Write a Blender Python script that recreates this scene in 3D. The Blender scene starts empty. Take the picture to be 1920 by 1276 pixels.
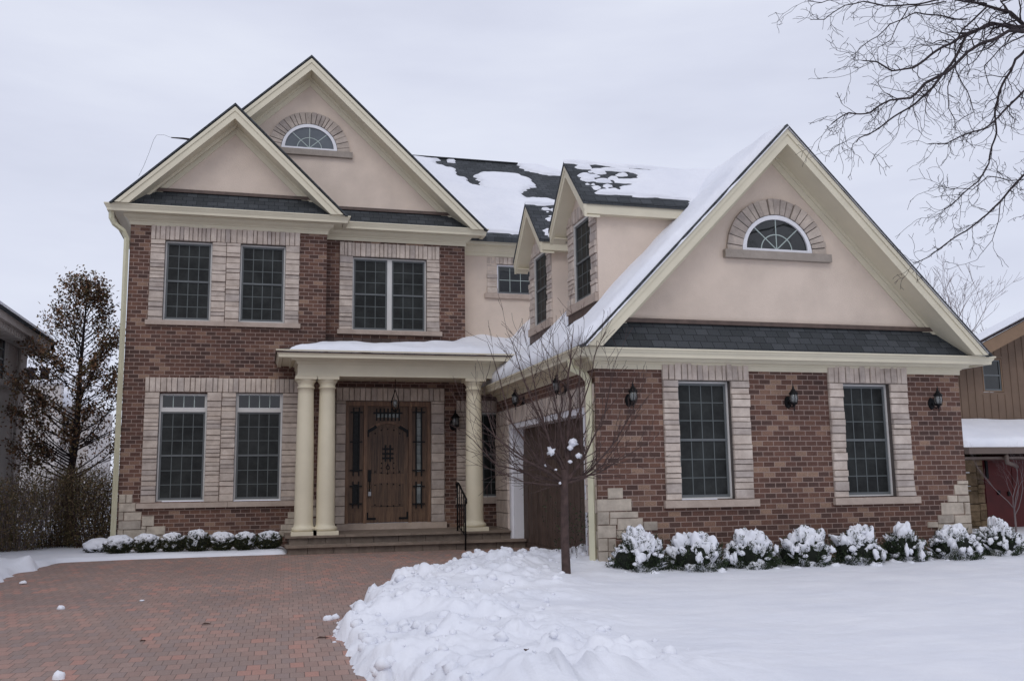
import bpy, math, random
import numpy as np
from mathutils import Vector, Matrix, noise
from mathutils.geometry import tessellate_polygon
random.seed(7)
RND=random.random
def U(a,b): return a+(b-a)*random.random()
S=bpy.context.scene
COL=S.collection
CZ=1.45
FPX=1764.4
CR=Vector((0.96692891,-0.25469852,-0.01330974)); CD=Vector((0.02459805,0.14507128,-0.98911539)); CF=Vector((0.25385709,0.95607687,0.14653871))
CAM=Vector((0,0,CZ))
def ray(px,py): return CR*((px-960)/FPX)+CD*((py-638)/FPX)+CF
def onY(px,py,Y): r=ray(px,py); return CAM+r*(Y/r.y)
def onX(px,py,X): r=ray(px,py); return CAM+r*(X/r.x)
def onZ(px,py,Z): r=ray(px,py); return CAM+r*((Z-CZ)/r.z)
def onPl(px,py,o,n): r=ray(px,py); return CAM+r*((o-CAM).dot(n)/r.dot(n))
def cp(z,ox,oy,x,y): return (ox+x/z,oy+y/z)      # crop -> photo measurement
def gz(y):                                         # ground height
    t=min(max((y-8)/10.4,0),1); return .16*t

# ---------------------------------------------------------------- materials
MATS={}
def newmat(name):
    m=bpy.data.materials.new(name); m.use_nodes=True; nt=m.node_tree
    b=nt.nodes['Principled BSDF']; return m,nt,b
def lin(c): return tuple(((v/255)/12.92 if v/255<=.04045 else ((v/255+.055)/1.055)**2.4) for v in c)+(1,)
def L(nt,a,b): nt.links.new(a,b)
def N(nt,t,**kw):
    n=nt.nodes.new(t)
    for k,v in kw.items():
        if k in n.inputs: n.inputs[k].default_value=v
        else: setattr(n,k,v)
    return n
def ramp(nt,stops,interp='LINEAR'):
    r=nt.nodes.new('ShaderNodeValToRGB'); r.color_ramp.interpolation=interp
    e=r.color_ramp.elements
    while len(e)<len(stops): e.new(0.5)
    for i,(p,c) in enumerate(stops): e[i].position=p; e[i].color=c if len(c)==4 else tuple(c)+(1,)
    return r
def mix(nt,f,a,b,mode='MIX'):
    m=nt.nodes.new('ShaderNodeMix'); m.data_type='RGBA'; m.blend_type=mode
    for s,v in ((m.inputs[0],f),(m.inputs[6],a),(m.inputs[7],b)):
        if hasattr(v,'is_linked'): L(nt,v,s)
        else: s.default_value=v
    return m.outputs[2]
def coord(nt,kind='Object',scale=None):
    tc=nt.nodes.new('ShaderNodeTexCoord'); o=tc.outputs[kind]
    if scale:
        mp=nt.nodes.new('ShaderNodeMapping'); mp.inputs['Scale'].default_value=scale; L(nt,o,mp.inputs[0]); o=mp.outputs[0]
    return o
def bump(nt,b,h,strength=.3,dist=.01,prev=None):
    n=nt.nodes.new('ShaderNodeBump'); n.inputs['Strength'].default_value=strength; n.inputs['Distance'].default_value=dist
    L(nt,h,n.inputs['Height'])
    if prev: L(nt,prev,n.inputs['Normal'])
    L(nt,n.outputs[0],b.inputs['Normal']); return n.outputs[0]
def noi(nt,v,scale,detail=4,rough=.6):
    n=nt.nodes.new('ShaderNodeTexNoise'); n.inputs['Scale'].default_value=scale; n.inputs['Detail'].default_value=detail; n.inputs['Roughness'].default_value=rough
    L(nt,v,n.inputs['Vector']); return n
def geo_pos(nt):
    return nt.nodes.new('ShaderNodeNewGeometry').outputs['Position']

def m_plain(name,rgb,rough=.6,var=.08,scale=3,bmp=0,bscale=40,metal=0,spec=.4,island=0):
    m,nt,b=newmat(name); c=rgb+(1,) if len(rgb)==3 else rgb
    p=geo_pos(nt); n=noi(nt,p,scale)
    dark=tuple(v*(1-var*2) for v in c[:3])+(1,); light=tuple(min(1,v*(1+var)) for v in c[:3])+(1,)
    r=ramp(nt,[(.3,dark),(.65,light)]); L(nt,n.outputs[0],r.inputs[0]); out=r.outputs[0]
    if island:
        g=nt.nodes.new('ShaderNodeNewGeometry'); rr=ramp(nt,[(0,(1-island,)*3),(1,(1+island*.6,1+island*.5,1+island*.4))]); L(nt,g.outputs['Random Per Island'],rr.inputs[0])
        out=mix(nt,1.0,out,rr.outputs[0],'MULTIPLY')
    L(nt,out,b.inputs['Base Color']); b.inputs['Roughness'].default_value=rough; b.inputs['Metallic'].default_value=metal
    b.inputs['Specular IOR Level'].default_value=spec
    if bmp:
        n2=noi(nt,p,bscale,5); bump(nt,b,n2.outputs[0],bmp,.01)
    return m

def cellnoise(nt,vec,bw,rh,off,scale,detail=2):
    """low-frequency noise sampled once per brick"""
    def m(op,a,b=None):
        n=N(nt,'ShaderNodeMath',operation=op)
        for k,v in enumerate((a,b)):
            if v is None: continue
            if hasattr(v,'is_linked'): L(nt,v,n.inputs[k])
            else: n.inputs[k].default_value=v
        return n.outputs[0]
    sp=N(nt,'ShaderNodeSeparateXYZ'); L(nt,vec,sp.inputs[0])
    row=m('FLOOR',m('DIVIDE',sp.outputs[1],rh)); par=m('FLOORED_MODULO',row,2.0); of=m('MULTIPLY',m('SUBTRACT',1.0,par),bw*off)
    col=m('FLOOR',m('DIVIDE',m('ADD',sp.outputs[0],of),bw))
    cb=N(nt,'ShaderNodeCombineXYZ'); L(nt,m('MULTIPLY',m('ADD',col,.5),bw),cb.inputs[0]); L(nt,m('MULTIPLY',row,rh),cb.inputs[1])
    return noi(nt,cb.outputs[0],scale,detail)
def m_brick():
    m,nt,b=newmat('brick'); uv=coord(nt,'UV')
    # slight course wobble
    nz=noi(nt,uv,1.3,2); sc=N(nt,'ShaderNodeVectorMath',operation='SCALE'); sc.inputs['Scale'].default_value=.006
    L(nt,nz.outputs[1],sc.inputs[0]); ad=N(nt,'ShaderNodeVectorMath',operation='ADD'); L(nt,uv,ad.inputs[0]); L(nt,sc.outputs[0],ad.inputs[1])
    def bt():
        t=nt.nodes.new('ShaderNodeTexBrick'); t.offset=.5; t.squash=1
        t.inputs['Scale'].default_value=1; t.inputs['Brick Width'].default_value=.190; t.inputs['Row Height'].default_value=.08
        t.inputs['Mortar Size'].default_value=.0065; t.inputs['Mortar Smooth'].default_value=.15; t.inputs['Bias'].default_value=0
        t.inputs['Color1'].default_value=(0,0,0,1); t.inputs['Color2'].default_value=(1,1,1,1); t.inputs['Mortar'].default_value=(.5,.5,.5,1)
        L(nt,ad.outputs[0],t.inputs['Vector']); return t
    t=bt()
    r=ramp(nt,[(0,lin((84,67,62))),(.12,lin((101,77,69))),(.30,lin((94,72,65))),(.44,lin((106,81,72))),(.57,lin((89,71,66))),(.66,lin((111,85,74))),(.78,lin((99,76,68))),(.85,lin((128,103,90))),(.92,lin((144,121,105)))],'CONSTANT')
    # cluster: push random value with low-freq noise so that pale bricks gather
    n1=cellnoise(nt,ad.outputs[0],.190,.08,.5,1.1,3); ma=N(nt,'ShaderNodeMath',operation='MULTIPLY_ADD'); L(nt,n1.outputs[0],ma.inputs[0]); ma.inputs[1].default_value=.6; ma.inputs[2].default_value=-.31
    a2=N(nt,'ShaderNodeMath',operation='ADD'); L(nt,t.outputs['Color'],a2.inputs[0]); L(nt,ma.outputs[0],a2.inputs[1]); a2.use_clamp=True
    L(nt,a2.outputs[0],r.inputs[0])
    n2=noi(nt,uv,55,4,.7); n3=noi(nt,uv,2.0,3)
    r2=ramp(nt,[(.3,(.62,.6,.6)),(.7,(1.35,1.3,1.25))]); L(nt,n2.outputs[0],r2.inputs[0])
    c=mix(nt,1.0,r.outputs[0],r2.outputs[0],'MULTIPLY')
    r3=ramp(nt,[(.3,(.85,.85,.87)),(.7,(1.12,1.1,1.08))]); L(nt,n3.outputs[0],r3.inputs[0])
    c=mix(nt,1.0,c,r3.outputs[0],'MULTIPLY')
    n4=noi(nt,uv,.55,4,.7); r5=ramp(nt,[(.35,(.84,.84,.86)),(.6,(1.06,1.05,1.04))]); L(nt,n4.outputs[0],r5.inputs[0]); c=mix(nt,t.outputs['Fac'],c,lin((154,135,125))); c=mix(nt,1.0,c,r5.outputs[0],'MULTIPLY')
    L(nt,c,b.inputs['Base Color']); b.inputs['Roughness'].default_value=.9; b.inputs['Specular IOR Level'].default_value=.2
    inv=N(nt,'ShaderNodeMath',operation='SUBTRACT'); inv.inputs[0].default_value=1; L(nt,t.outputs['Fac'],inv.inputs[1])
    p=bump(nt,b,inv.outputs[0],.6,.008); bump(nt,b,n2.outputs[0],.4,.006,p)
    return m
def m_shingle(name='shingle',tint=(1,1,1)):
    m,nt,b=newmat(name); uv=coord(nt,'UV')
    t=nt.nodes.new('ShaderNodeTexBrick'); t.offset=.37; t.inputs['Scale'].default_value=1; t.inputs['Brick Width'].default_value=.2; t.inputs['Row Height'].default_value=.14
    t.inputs['Mortar Size'].default_value=.006; t.inputs['Mortar Smooth'].default_value=.3; t.inputs['Color1'].default_value=(0,0,0,1); t.inputs['Color2'].default_value=(1,1,1,1); t.inputs['Mortar'].default_value=(0,0,0,1)
    L(nt,uv,t.inputs['Vector'])
    def tt(c): return tuple(a*b for a,b in zip(lin(c)[:3],tint))+(1,)
    r=ramp(nt,[(0,tt((62,65,67))),(.5,tt((69,72,75))),(1,tt((78,81,84)))]); L(nt,t.outputs[0],r.inputs[0])
    n=noi(nt,uv,90,3,.8); r2=ramp(nt,[(.35,(.6,.6,.6)),(.65,(1.4,1.4,1.4))]); L(nt,n.outputs[0],r2.inputs[0])
    c=mix(nt,1.0,r.outputs[0],r2.outputs[0],'MULTIPLY'); c=mix(nt,t.outputs['Fac'],c,tt((40,42,45)))
    L(nt,c,b.inputs['Base Color']); b.inputs['Roughness'].default_value=.9; b.inputs['Specular IOR Level'].default_value=.15
    # saw-tooth course lap
    sx=N(nt,'ShaderNodeSeparateXYZ'); L(nt,uv,sx.inputs[0]); d=N(nt,'ShaderNodeMath',operation='DIVIDE'); L(nt,sx.outputs[1],d.inputs[0]); d.inputs[1].default_value=.14
    fr=N(nt,'ShaderNodeMath',operation='FRACT'); L(nt,d.outputs[0],fr.inputs[0])
    inv=N(nt,'ShaderNodeMath',operation='SUBTRACT'); inv.inputs[0].default_value=1; L(nt,fr.outputs[0],inv.inputs[1])
    p=bump(nt,b,inv.outputs[0],.7,.02); bump(nt,b,n.outputs[0],.3,.004,p)
    return m
def m_paver():
    m,nt,b=newmat('paver'); g=geo_pos(nt)
    mp=N(nt,'ShaderNodeMapping'); mp.inputs['Rotation'].default_value=(0,0,math.radians(1.5)); L(nt,g,mp.inputs[0])
    nz=noi(nt,mp.outputs[0],.7,2); sc=N(nt,'ShaderNodeVectorMath',operation='SCALE'); sc.inputs['Scale'].default_value=.05; L(nt,nz.outputs[1],sc.inputs[0])
    ad=N(nt,'ShaderNodeVectorMath',operation='ADD'); L(nt,mp.outputs[0],ad.inputs[0]); L(nt,sc.outputs[0],ad.inputs[1])
    t=nt.nodes.new('ShaderNodeTexBrick'); t.offset=.42; t.offset_frequency=2; t.inputs['Scale'].default_value=1; t.inputs['Brick Width'].default_value=.112; t.inputs['Row Height'].default_value=.20
    t.inputs['Mortar Size'].default_value=.0035; t.inputs['Mortar Smooth'].default_value=.35; t.inputs['Color1'].default_value=(0,0,0,1); t.inputs['Color2'].default_value=(1,1,1,1); t.inputs['Mortar'].default_value=(.4,.4,.4,1)
    L(nt,ad.outputs[0],t.inputs['Vector'])
    r=ramp(nt,[(0,lin((152,131,122))),(.2,lin((160,136,126))),(.38,lin((150,131,124))),(.52,lin((165,136,125))),(.66,lin((155,130,120))),(.80,lin((170,136,124))),(.92,lin((176,135,122)))],'CONSTANT')
    n1=cellnoise(nt,ad.outputs[0],.112,.20,.42,1.0,2); ma=N(nt,'ShaderNodeMath',operation='MULTIPLY_ADD'); L(nt,n1.outputs[0],ma.inputs[0]); ma.inputs[1].default_value=.6; ma.inputs[2].default_value=-.34
    a2=N(nt,'ShaderNodeMath',operation='ADD'); L(nt,t.outputs['Color'],a2.inputs[0]); L(nt,ma.outputs[0],a2.inputs[1]); a2.use_clamp=True; L(nt,a2.outputs[0],r.inputs[0])
    n2=noi(nt,g,60,4,.7); r2=ramp(nt,[(.3,(.82,.82,.82)),(.7,(1.15,1.15,1.15))]); L(nt,n2.outputs[0],r2.inputs[0])
    n3=noi(nt,g,.35,3); r3=ramp(nt,[(.3,(.86,.87,.88)),(.7,(1.1,1.08,1.06))]); L(nt,n3.outputs[0],r3.inputs[0])
    c=mix(nt,1.0,r.outputs[0],r2.outputs[0],'MULTIPLY'); c=mix(nt,1.0,c,r3.outputs[0],'MULTIPLY'); c=mix(nt,t.outputs['Fac'],c,lin((104,88,81)))
    L(nt,c,b.inputs['Base Color'])
    r4=ramp(nt,[(.35,(.55,)*3),(.65,(.8,)*3)]); L(nt,n3.outputs[0],r4.inputs[0]); L(nt,r4.outputs[0],b.inputs['Roughness']); b.inputs['Specular IOR Level'].default_value=.3
    inv=N(nt,'ShaderNodeMath',operation='SUBTRACT'); inv.inputs[0].default_value=1; L(nt,t.outputs['Fac'],inv.inputs[1])
    p=bump(nt,b,inv.outputs[0],.5,.005); bump(nt,b,n2.outputs[0],.25,.004,p)
    return m
def m_snow():
    m,nt,b=newmat('snow'); g=geo_pos(nt)
    b.inputs['Base Color'].default_value=(.86,.87,.90,1); b.inputs['Roughness'].default_value=.65; b.inputs['Specular IOR Level'].default_value=.25
    n=noi(nt,g,9,6,.62); p=bump(nt,b,n.outputs[0],.35,.04); n2=noi(nt,g,120,3,.7); bump(nt,b,n2.outputs[0],.25,.004,p)
    n3=noi(nt,g,1.2,3); r=ramp(nt,[(.3,(.77,.785,.84)),(.7,(.85,.858,.895))]); L(nt,n3.outputs[0],r.inputs[0]); L(nt,r.outputs[0],b.inputs['Base Color'])
    return m
def m_glass(name='glass',base=(.018,.019,.02),rough=.06,refl_tone=.5,spec=.5):
    m,nt,b=newmat(name); g=geo_pos(nt); n=noi(nt,g,2.2,4,.7)
    r=ramp(nt,[(.35,tuple(v*(1-refl_tone) for v in base)),(.7,tuple(v*(1+refl_tone) for v in base))]); L(nt,n.outputs[0],r.inputs[0])  # tone noise imitates patchy reflections, put into the pane colour
    L(nt,r.outputs[0],b.inputs['Base Color']); b.inputs['Roughness'].default_value=rough; b.inputs['Specular IOR Level'].default_value=spec
    n2=noi(nt,g,1.5,2); bump(nt,b,n2.outputs[0],.08,.02)
    return m
def m_wood(nm='door_wood',k=1):
    m,nt,b=newmat(nm); g=coord(nt,'Object',(14,14,1.2)); n=noi(nt,g,2,6,.7)
    r=ramp(nt,[(.25,lin((58,42,33))),(.5,lin((94,71,54))),(.75,lin((124,97,74)))]); L(nt,n.outputs[0],r.inputs[0])
    gi=nt.nodes.new('ShaderNodeNewGeometry'); rr=ramp(nt,[(0,(.78*k,.78*k,.78*k)),(1,(1.15*k,1.12*k,1.1*k))]); L(nt,gi.outputs['Random Per Island'],rr.inputs[0])
    c=mix(nt,1.0,r.outputs[0],rr.outputs[0],'MULTIPLY')
    L(nt,c,b.inputs['Base Color']); b.inputs['Roughness'].default_value=.55; bump(nt,b,n.outputs[0],.2,.004); return m
def m_stone(name,a,bb,isl=.22):
    m,nt,b=newmat(name); g=geo_pos(nt); n=noi(nt,g,5,6,.65)
    r=ramp(nt,[(.3,lin(a)),(.7,lin(bb))]); L(nt,n.outputs[0],r.inputs[0])
    gi=nt.nodes.new('ShaderNodeNewGeometry'); rr=ramp(nt,[(0,(1-isl,1-isl,1-isl*.9)),(.5,(1,.985,.96)),(1,(1.1,1.09,1.08))]); L(nt,gi.outputs['Random Per Island'],rr.inputs[0])
    c=mix(nt,1.0,r.outputs[0],rr.outputs[0],'MULTIPLY')
    L(nt,c,b.inputs['Base Color']); b.inputs['Roughness'].default_value=.9; b.inputs['Specular IOR Level'].default_value=.2
    n2=noi(nt,g,22,6,.7); bump(nt,b,n2.outputs[0],.7,.018); return m
def m_leaf(name,cols,rough=.6):
    m,nt,b=newmat(name); gi=nt.nodes.new('ShaderNodeNewGeometry')
    r=ramp(nt,[(i/(len(cols)),lin(c)) for i,c in enumerate(cols)],'CONSTANT'); L(nt,gi.outputs['Random Per Island'],r.inputs[0])
    L(nt,r.outputs[0],b.inputs['Base Color']); b.inputs['Roughness'].default_value=rough; b.inputs['Specular IOR Level'].default_value=.25; return m
M=dict(brick=m_brick(),shingle=m_shingle(),paver=m_paver(),snow=m_snow(),
 brown_shingle=m_shingle('brown_shingle',(1.7,1.15,.95)),
 glass=m_glass(),screen=m_glass('screen',(.020,.022,.021),.4,.6,.22),clear=m_glass('clear_glass',(.012,.014,.014),.03,.7,.7),
 wood=m_wood(),wood_light=m_wood('door_moulding_wood',1.5),wood_dark=m_wood('door_panel_wood',.8),wood_gap_shade=m_wood('groove_shade_wood',.18),  # last wood is near-black: shade between planks as a colour
 stone=m_stone('limestone',(176,163,153),(212,200,189),.2),sill=m_stone('sill_stone',(170,155,144),(190,175,164),.06),quoin=m_stone('quoin',(160,150,138),(204,193,178),.25),
 trim=m_plain('cream_trim',lin((213,205,182))[:3],.5,.03,2,.04,60),
 pipe=m_plain('pipe_trim',lin((208,203,174))[:3],.4,.04,3),
 column=m_plain('column_trim',lin((218,209,184))[:3],.45,.03,2,.03,50),
 stucco=m_plain('stucco',lin((212,196,181))[:3],.92,.05,1.6,.6,60,spec=.15),
 frame=m_plain('window_frame',lin((206,204,200))[:3],.4,.03,4),
 whiteframe=m_plain('white_frame',lin((226,226,230))[:3],.4,.02,4),
 sash=m_plain('sash',lin((98,102,103))[:3],.45,.05,4),
 muntin=m_plain('muntin',lin((92,98,98))[:3],.5,.05,6),
 muntin_pale=m_plain('muntin_pale',lin((170,182,178))[:3],.5,.03,6),
 mortar=m_plain('mortar',lin((96,88,84))[:3],.95,.1,8),
 archstone=m_stone('arch_stone',(158,148,140),(198,186,175),.25),
 copper=m_plain('copper',lin((92,76,68))[:3],.5,.15,6),
 iron=m_plain('black_iron',(.005,.005,.006),.5,.1,5,spec=.25),
 gdoor=m_plain('garage_wood',lin((88,73,65))[:3],.7,.12,4,.2,30,island=.12),
 step=m_stone('step_stone',(104,94,86),(134,122,112),.18),
 tread=m_stone('tread_stone',(116,104,94),(140,127,116),.05),
 bark=m_plain('bark',lin((78,62,58))[:3],.9,.2,12,.6,60),
 darkbark=m_plain('dark_bark',lin((52,44,46))[:3],.9,.25,8,.5,50),
 graybark=m_plain('gray_bark',lin((120,108,108))[:3],.9,.1,3),
 box=m_leaf('boxwood_leaf',[(44,52,30),(58,62,34),(34,40,26),(72,70,40),(50,46,32)]),
 yew=m_leaf('yew_leaf',[(40,52,34),(52,66,42),(30,40,28),(64,76,50),(46,54,40)]),
 oak=m_leaf('oak_leaf',[(124,94,72),(104,80,60),(136,104,78),(92,84,58),(112,96,68),(84,64,50)]),
 thick=m_leaf('thicket_leaf',[(112,98,70),(92,88,60),(126,108,80),(100,82,62)]),
 siding=m_plain('tan_siding',lin((112,93,78))[:3],.8,.08,2),
 tanfascia=m_plain('tan_fascia',lin((128,104,82))[:3],.7,.08,2),
 tangutter=m_plain('tan_gutter',lin((104,90,82))[:3],.6,.05,2),
 red=m_plain('red_door',lin((88,27,25))[:3],.6,.1,3),
 nstucco=m_plain('grey_stucco',lin((188,182,177))[:3],.92,.06,1.5,.3,50),
 farwall=m_plain('far_wall',lin((190,184,180))[:3],.9,.05,1.5),
 bulb=m_plain('frosted_lamp_glass',lin((112,114,112))[:3],.12,.35,60,spec=.8),
 fieldstone=m_stone('fieldstone',(84,70,52),(150,130,104),.4),
 deadleaf=m_plain('dead_leaf',lin((74,52,42))[:3],.8,.2,30),
 silver=m_plain('brushed_metal',lin((150,150,150))[:3],.35,.1,20,metal=.8),
)
# ---------------------------------------------------------------- mesh builder
WLOC={}
class MB:
    def __init__(s): s.v=[]; s.f=[]; s.mi=[]; s.smooth=[]
    def add(s,vs,fs,mi=0,sm=False):
        b=len(s.v); s.v.extend([tuple(p) for p in vs])
        for f in fs: s.f.append(tuple(b+i for i in f)); s.mi.append(mi); s.smooth.append(sm)
    def box(s,x0,x1,y0,y1,z0,z1,mi=0):
        s.add([(x0,y0,z0),(x1,y0,z0),(x1,y1,z0),(x0,y1,z0),(x0,y0,z1),(x1,y0,z1),(x1,y1,z1),(x0,y1,z1)],
              [(0,3,2,1),(4,5,6,7),(0,1,5,4),(1,2,6,5),(2,3,7,6),(3,0,4,7)],mi)
    def hexa(s,a,b,mi=0):   # a,b: matching polygons (front, back)
        n=len(a); fs=[tuple(range(n)),tuple(range(2*n-1,n-1,-1))]+[(i,n+i,n+(i+1)%n,(i+1)%n) for i in range(n)]
        s.add(list(a)+list(b),fs,mi)
    def tri_poly(s,a,b,mi=0):  # concave prism
        t=tessellate_polygon([[Vector(p) for p in a]]); n=len(a)
        fs=[tuple(x) for x in t]+[tuple(n+i for i in reversed(x)) for x in t]+[(i,n+i,n+(i+1)%n,(i+1)%n) for i in range(n)]
        s.add(list(a)+list(b),fs,mi)
    def tube(s,pts,rad,n=6,mi=0,sm=True,cap=True,sq=None):
        pts=[Vector(p) for p in pts]; 
        if not hasattr(rad,'__len__'): rad=[rad]*len(pts)
        up=None; vs=[]
        for i,p in enumerate(pts):
            d=(pts[min(i+1,len(pts)-1)]-pts[max(i-1,0)])
            d=d.normalized() if d.length>1e-9 else Vector((0,0,1))
            if up is None: up=d.orthogonal().normalized() if abs(d.z)<.99 or sq is None else Vector((1,0,0))
            up=(up-d*up.dot(d)); up=up.normalized() if up.length>1e-6 else d.orthogonal().normalized()
            w=d.cross(up)
            for k in range(n):
                a=2*math.pi*(k+.5)/n; vs.append(p+(up*math.cos(a)+w*math.sin(a))*rad[i])
        fs=[]
        for i in range(len(pts)-1):
            for k in range(n):
                a=i*n+k; b=i*n+(k+1)%n; fs.append((a,b,b+n,a+n))
        if cap: fs.append(tuple(range(n-1,-1,-1))); fs.append(tuple(len(vs)-n+k for k in range(n)))
        s.add(vs,fs,mi,sm)
    def lathe(s,prof,cx,cy,n=24,mi=0,sm=True):  # prof [(r,z)]
        vs=[(cx+r*math.cos(2*math.pi*k/n),cy+r*math.sin(2*math.pi*k/n),z) for r,z in prof for k in range(n)]
        fs=[(i*n+k,i*n+(k+1)%n,(i+1)*n+(k+1)%n,(i+1)*n+k) for i in range(len(prof)-1) for k in range(n)]
        fs.append(tuple(range(n-1,-1,-1))); fs.append(tuple(len(vs)-n+k for k in range(n)))
        s.add(vs,fs,mi,sm)
    def build(s,name,mats,parent=None,origin=None,label=None):
        if not isinstance(mats,(list,tuple)): mats=[mats]
        if not s.v: s.v=[(0,0,0)]
        A=np.array(s.v,float)
        if origin is None:
            mn=A.min(0); mx=A.max(0); origin=Vector(((mn[0]+mx[0])/2,(mn[1]+mx[1])/2,mn[2]))
        origin=Vector(origin)
        me=bpy.data.meshes.new(name); me.from_pydata((A-np.array(origin)).tolist(),[],s.f)
        for m in mats: me.materials.append(M[m] if isinstance(m,str) else m)
        me.polygons.foreach_set('material_index',s.mi); me.polygons.foreach_set('use_smooth',s.smooth)
        # metric box-projected UVs
        if any((m in('brick','shingle','brown_shingle')) for m in mats if isinstance(m,str)):
            uv=me.uv_layers.new(name='UVMap'); me.update()
            for p in me.polygons:
                nn=p.normal
                if abs(nn.z)>.999: t=Vector((1,0,0)); w=Vector((0,1,0))
                else:
                    t=Vector((0,0,1)).cross(nn).normalized()
                    if abs(t.x)>abs(t.y):
                        if t.x<0: t=-t
                    elif t.y<0: t=-t
                    w=nn.cross(t).normalized()
                    if w.z<0: w=-w
                for li in p.loop_indices:
                    c=Vector(s.v[me.loops[li].vertex_index]); uv.data[li].uv=(c.dot(t),c.dot(w))
        me.update(); o=bpy.data.objects.new(name,me); COL.objects.link(o)
        place(o,origin,parent)
        if label: o['label']=label
        return o
def place(o,origin,parent):
    WLOC[o.name]=Vector(origin)
    if parent: o.parent=parent; o.location=Vector(origin)-WLOC[parent.name]
    else: o.location=origin
def empty(name,loc,parent=None):
    o=bpy.data.objects.new(name,None); COL.objects.link(o); o.empty_display_size=.3; place(o,Vector(loc),parent); return o
def tag(o,label,cat,group=None):
    o['label']=label; o['category']=cat
    if group: o['group']=group
    return o
def struct(o): o['kind']='structure'; return o
def copy_thing(o,loc,rotz=0,label=None):
    c=o.copy(); COL.objects.link(c); c.location=loc; c.rotation_euler[2]=rotz; WLOC[c.name]=Vector(loc)
    if label: c['label']=label
    for ch in list(o.children):
        k=ch.copy(); COL.objects.link(k); k.parent=c
        for g in list(ch.children):
            q=g.copy(); COL.objects.link(q); q.parent=k
    return c
class FR:   # facade frame: u to viewer's right, v up, d outward
    def __init__(s,o,u,n): s.o=Vector(o); s.u=Vector(u); s.n=Vector(n)
    def p(s,u,v,d=0): return s.o+s.u*u+Vector((0,0,v))+s.n*d
    def box(s,mb,u0,u1,v0,v1,d0,d1,mi=0):
        mb.hexa([s.p(u0,v0,d1),s.p(u1,v0,d1),s.p(u1,v1,d1),s.p(u0,v1,d1)],[s.p(u0,v0,d0),s.p(u1,v0,d0),s.p(u1,v1,d0),s.p(u0,v1,d0)],mi)
    def poly(s,mb,pts,d0,d1,mi=0): mb.tri_poly([s.p(u,v,d1) for u,v in pts],[s.p(u,v,d0) for u,v in pts],mi)
    def bar(s,mb,a,b,w,d0,d1,mi=0):
        ax,ay=a; bx,by=b; l=math.hypot(bx-ax,by-ay); nx,ny=-(by-ay)/l*w/2,(bx-ax)/l*w/2
        s.poly(mb,[(ax+nx,ay+ny),(ax-nx,ay-ny),(bx-nx,by-ny),(bx+nx,by+ny)],d0,d1,mi)
def FY(Y): return FR((0,Y,0),(1,0,0),(0,-1,0))     # facing the camera: u = X
def FXl(X): return FR((X,0,0),(0,-1,0),(-1,0,0))   # facing left (-X): u = -Y
# ================================================================ HOUSE
GY,LY,MY,EY=13.2,19.6,20.0,20.0
house=empty('brick_house',(4.2,19.6,.1)); tag(house,'two storey brick and cream stucco house with stone window surrounds and snowy roofs','house')
def rectY(z,ox,oy,cs,Y):
    P=[onY(*cp(z,ox,oy,*c),Y) for c in cs]   # TL TR BR BL
    return (P[0].x+P[3].x)/2,(P[1].x+P[2].x)/2,(P[2].z+P[3].z)/2,(P[0].z+P[1].z)/2
def wall_holes(mb,F,u0,u1,v0,v1,holes,mi=0,depth=.25):
    holes=[(h[0]-.012,h[1]+.012,h[2]-.012,h[3]+.012) for h in holes]
    us=sorted(set([u0,u1]+[min(max(h[k],u0),u1) for h in holes for k in(0,1)])); vs=sorted(set([v0,v1]+[min(max(h[k],v0),v1) for h in holes for k in(2,3)]))
    for i in range(len(us)-1):
        for j in range(len(vs)-1):
            cu=(us[i]+us[i+1])/2; cv=(vs[j]+vs[j+1])/2
            if any(h[0]<cu<h[1] and h[2]<cv<h[3] for h in holes): continue
            F_=[F.p(us[i],vs[j]),F.p(us[i+1],vs[j]),F.p(us[i+1],vs[j+1]),F.p(us[i],vs[j+1])]
            mb.add(F_,[(0,1,2,3)],mi)
    for h in holes:
        a,b,c,d=h
        for q in ([(a,c),(a,d)],[(b,d),(b,c)],[(a,d),(b,d)],[(b,c),(a,c)]):
            mb.add([F.p(*q[0]),F.p(*q[1]),F.p(*q[1],-depth),F.p(*q[0],-depth)],[(0,1,2,3)],mi)
def block(mb,F,u0,u1,v0,v1,d=.035,j=.009,base=-.17):
    g=.0065; dd=d+U(-j,j)*2.2
    e=lambda:U(-.003,.003)
    o=.008
    a=[F.p(u0+g+e(),v0+g+e(),dd),F.p(u1-g+e(),v0+g+e(),dd+U(-j,j)),F.p(u1-g+e(),v1-g+e(),dd+U(-j,j)),F.p(u0+g+e(),v1-g+e(),dd)]
    b=[F.p(u0+g*.6,v0+g*.6,dd-.014),F.p(u1-g*.6,v0+g*.6,dd-.014),F.p(u1-g*.6,v1-g*.6,dd-.014),F.p(u0+g*.6,v1-g*.6,dd-.014)]
    c=[F.p(u0+g*.6,v0+g*.6,base),F.p(u1-g*.6,v0+g*.6,base),F.p(u1-g*.6,v1-g*.6,base),F.p(u0+g*.6,v1-g*.6,base)]
    # bevel inward
    ctr=sum(a,Vector())/4
    vs=[p+(ctr-p).normalized()*o for p in a]+b+c
    fs=[(0,1,2,3)]+[(i,4+i,4+(i+1)%4,(i+1)%4) for i in range(4)]+[(4+i,8+i,8+(i+1)%4,4+(i+1)%4) for i in range(4)]
    mb.add(vs,fs,0)
def stack(mb,F,u0,u1,v0,v1,hs=(.075,.075,.1,.1,.125,.15),d=.035,rag=0):
    v=v0; hl=[]
    while v<v1-.03:
        h=random.choice(hs); 
        if v+h>v1-.06: h=v1-v
        block(mb,F,u0+U(-rag,rag),u1+U(-rag,rag)*.3,v,v+h,d); v+=h
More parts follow.
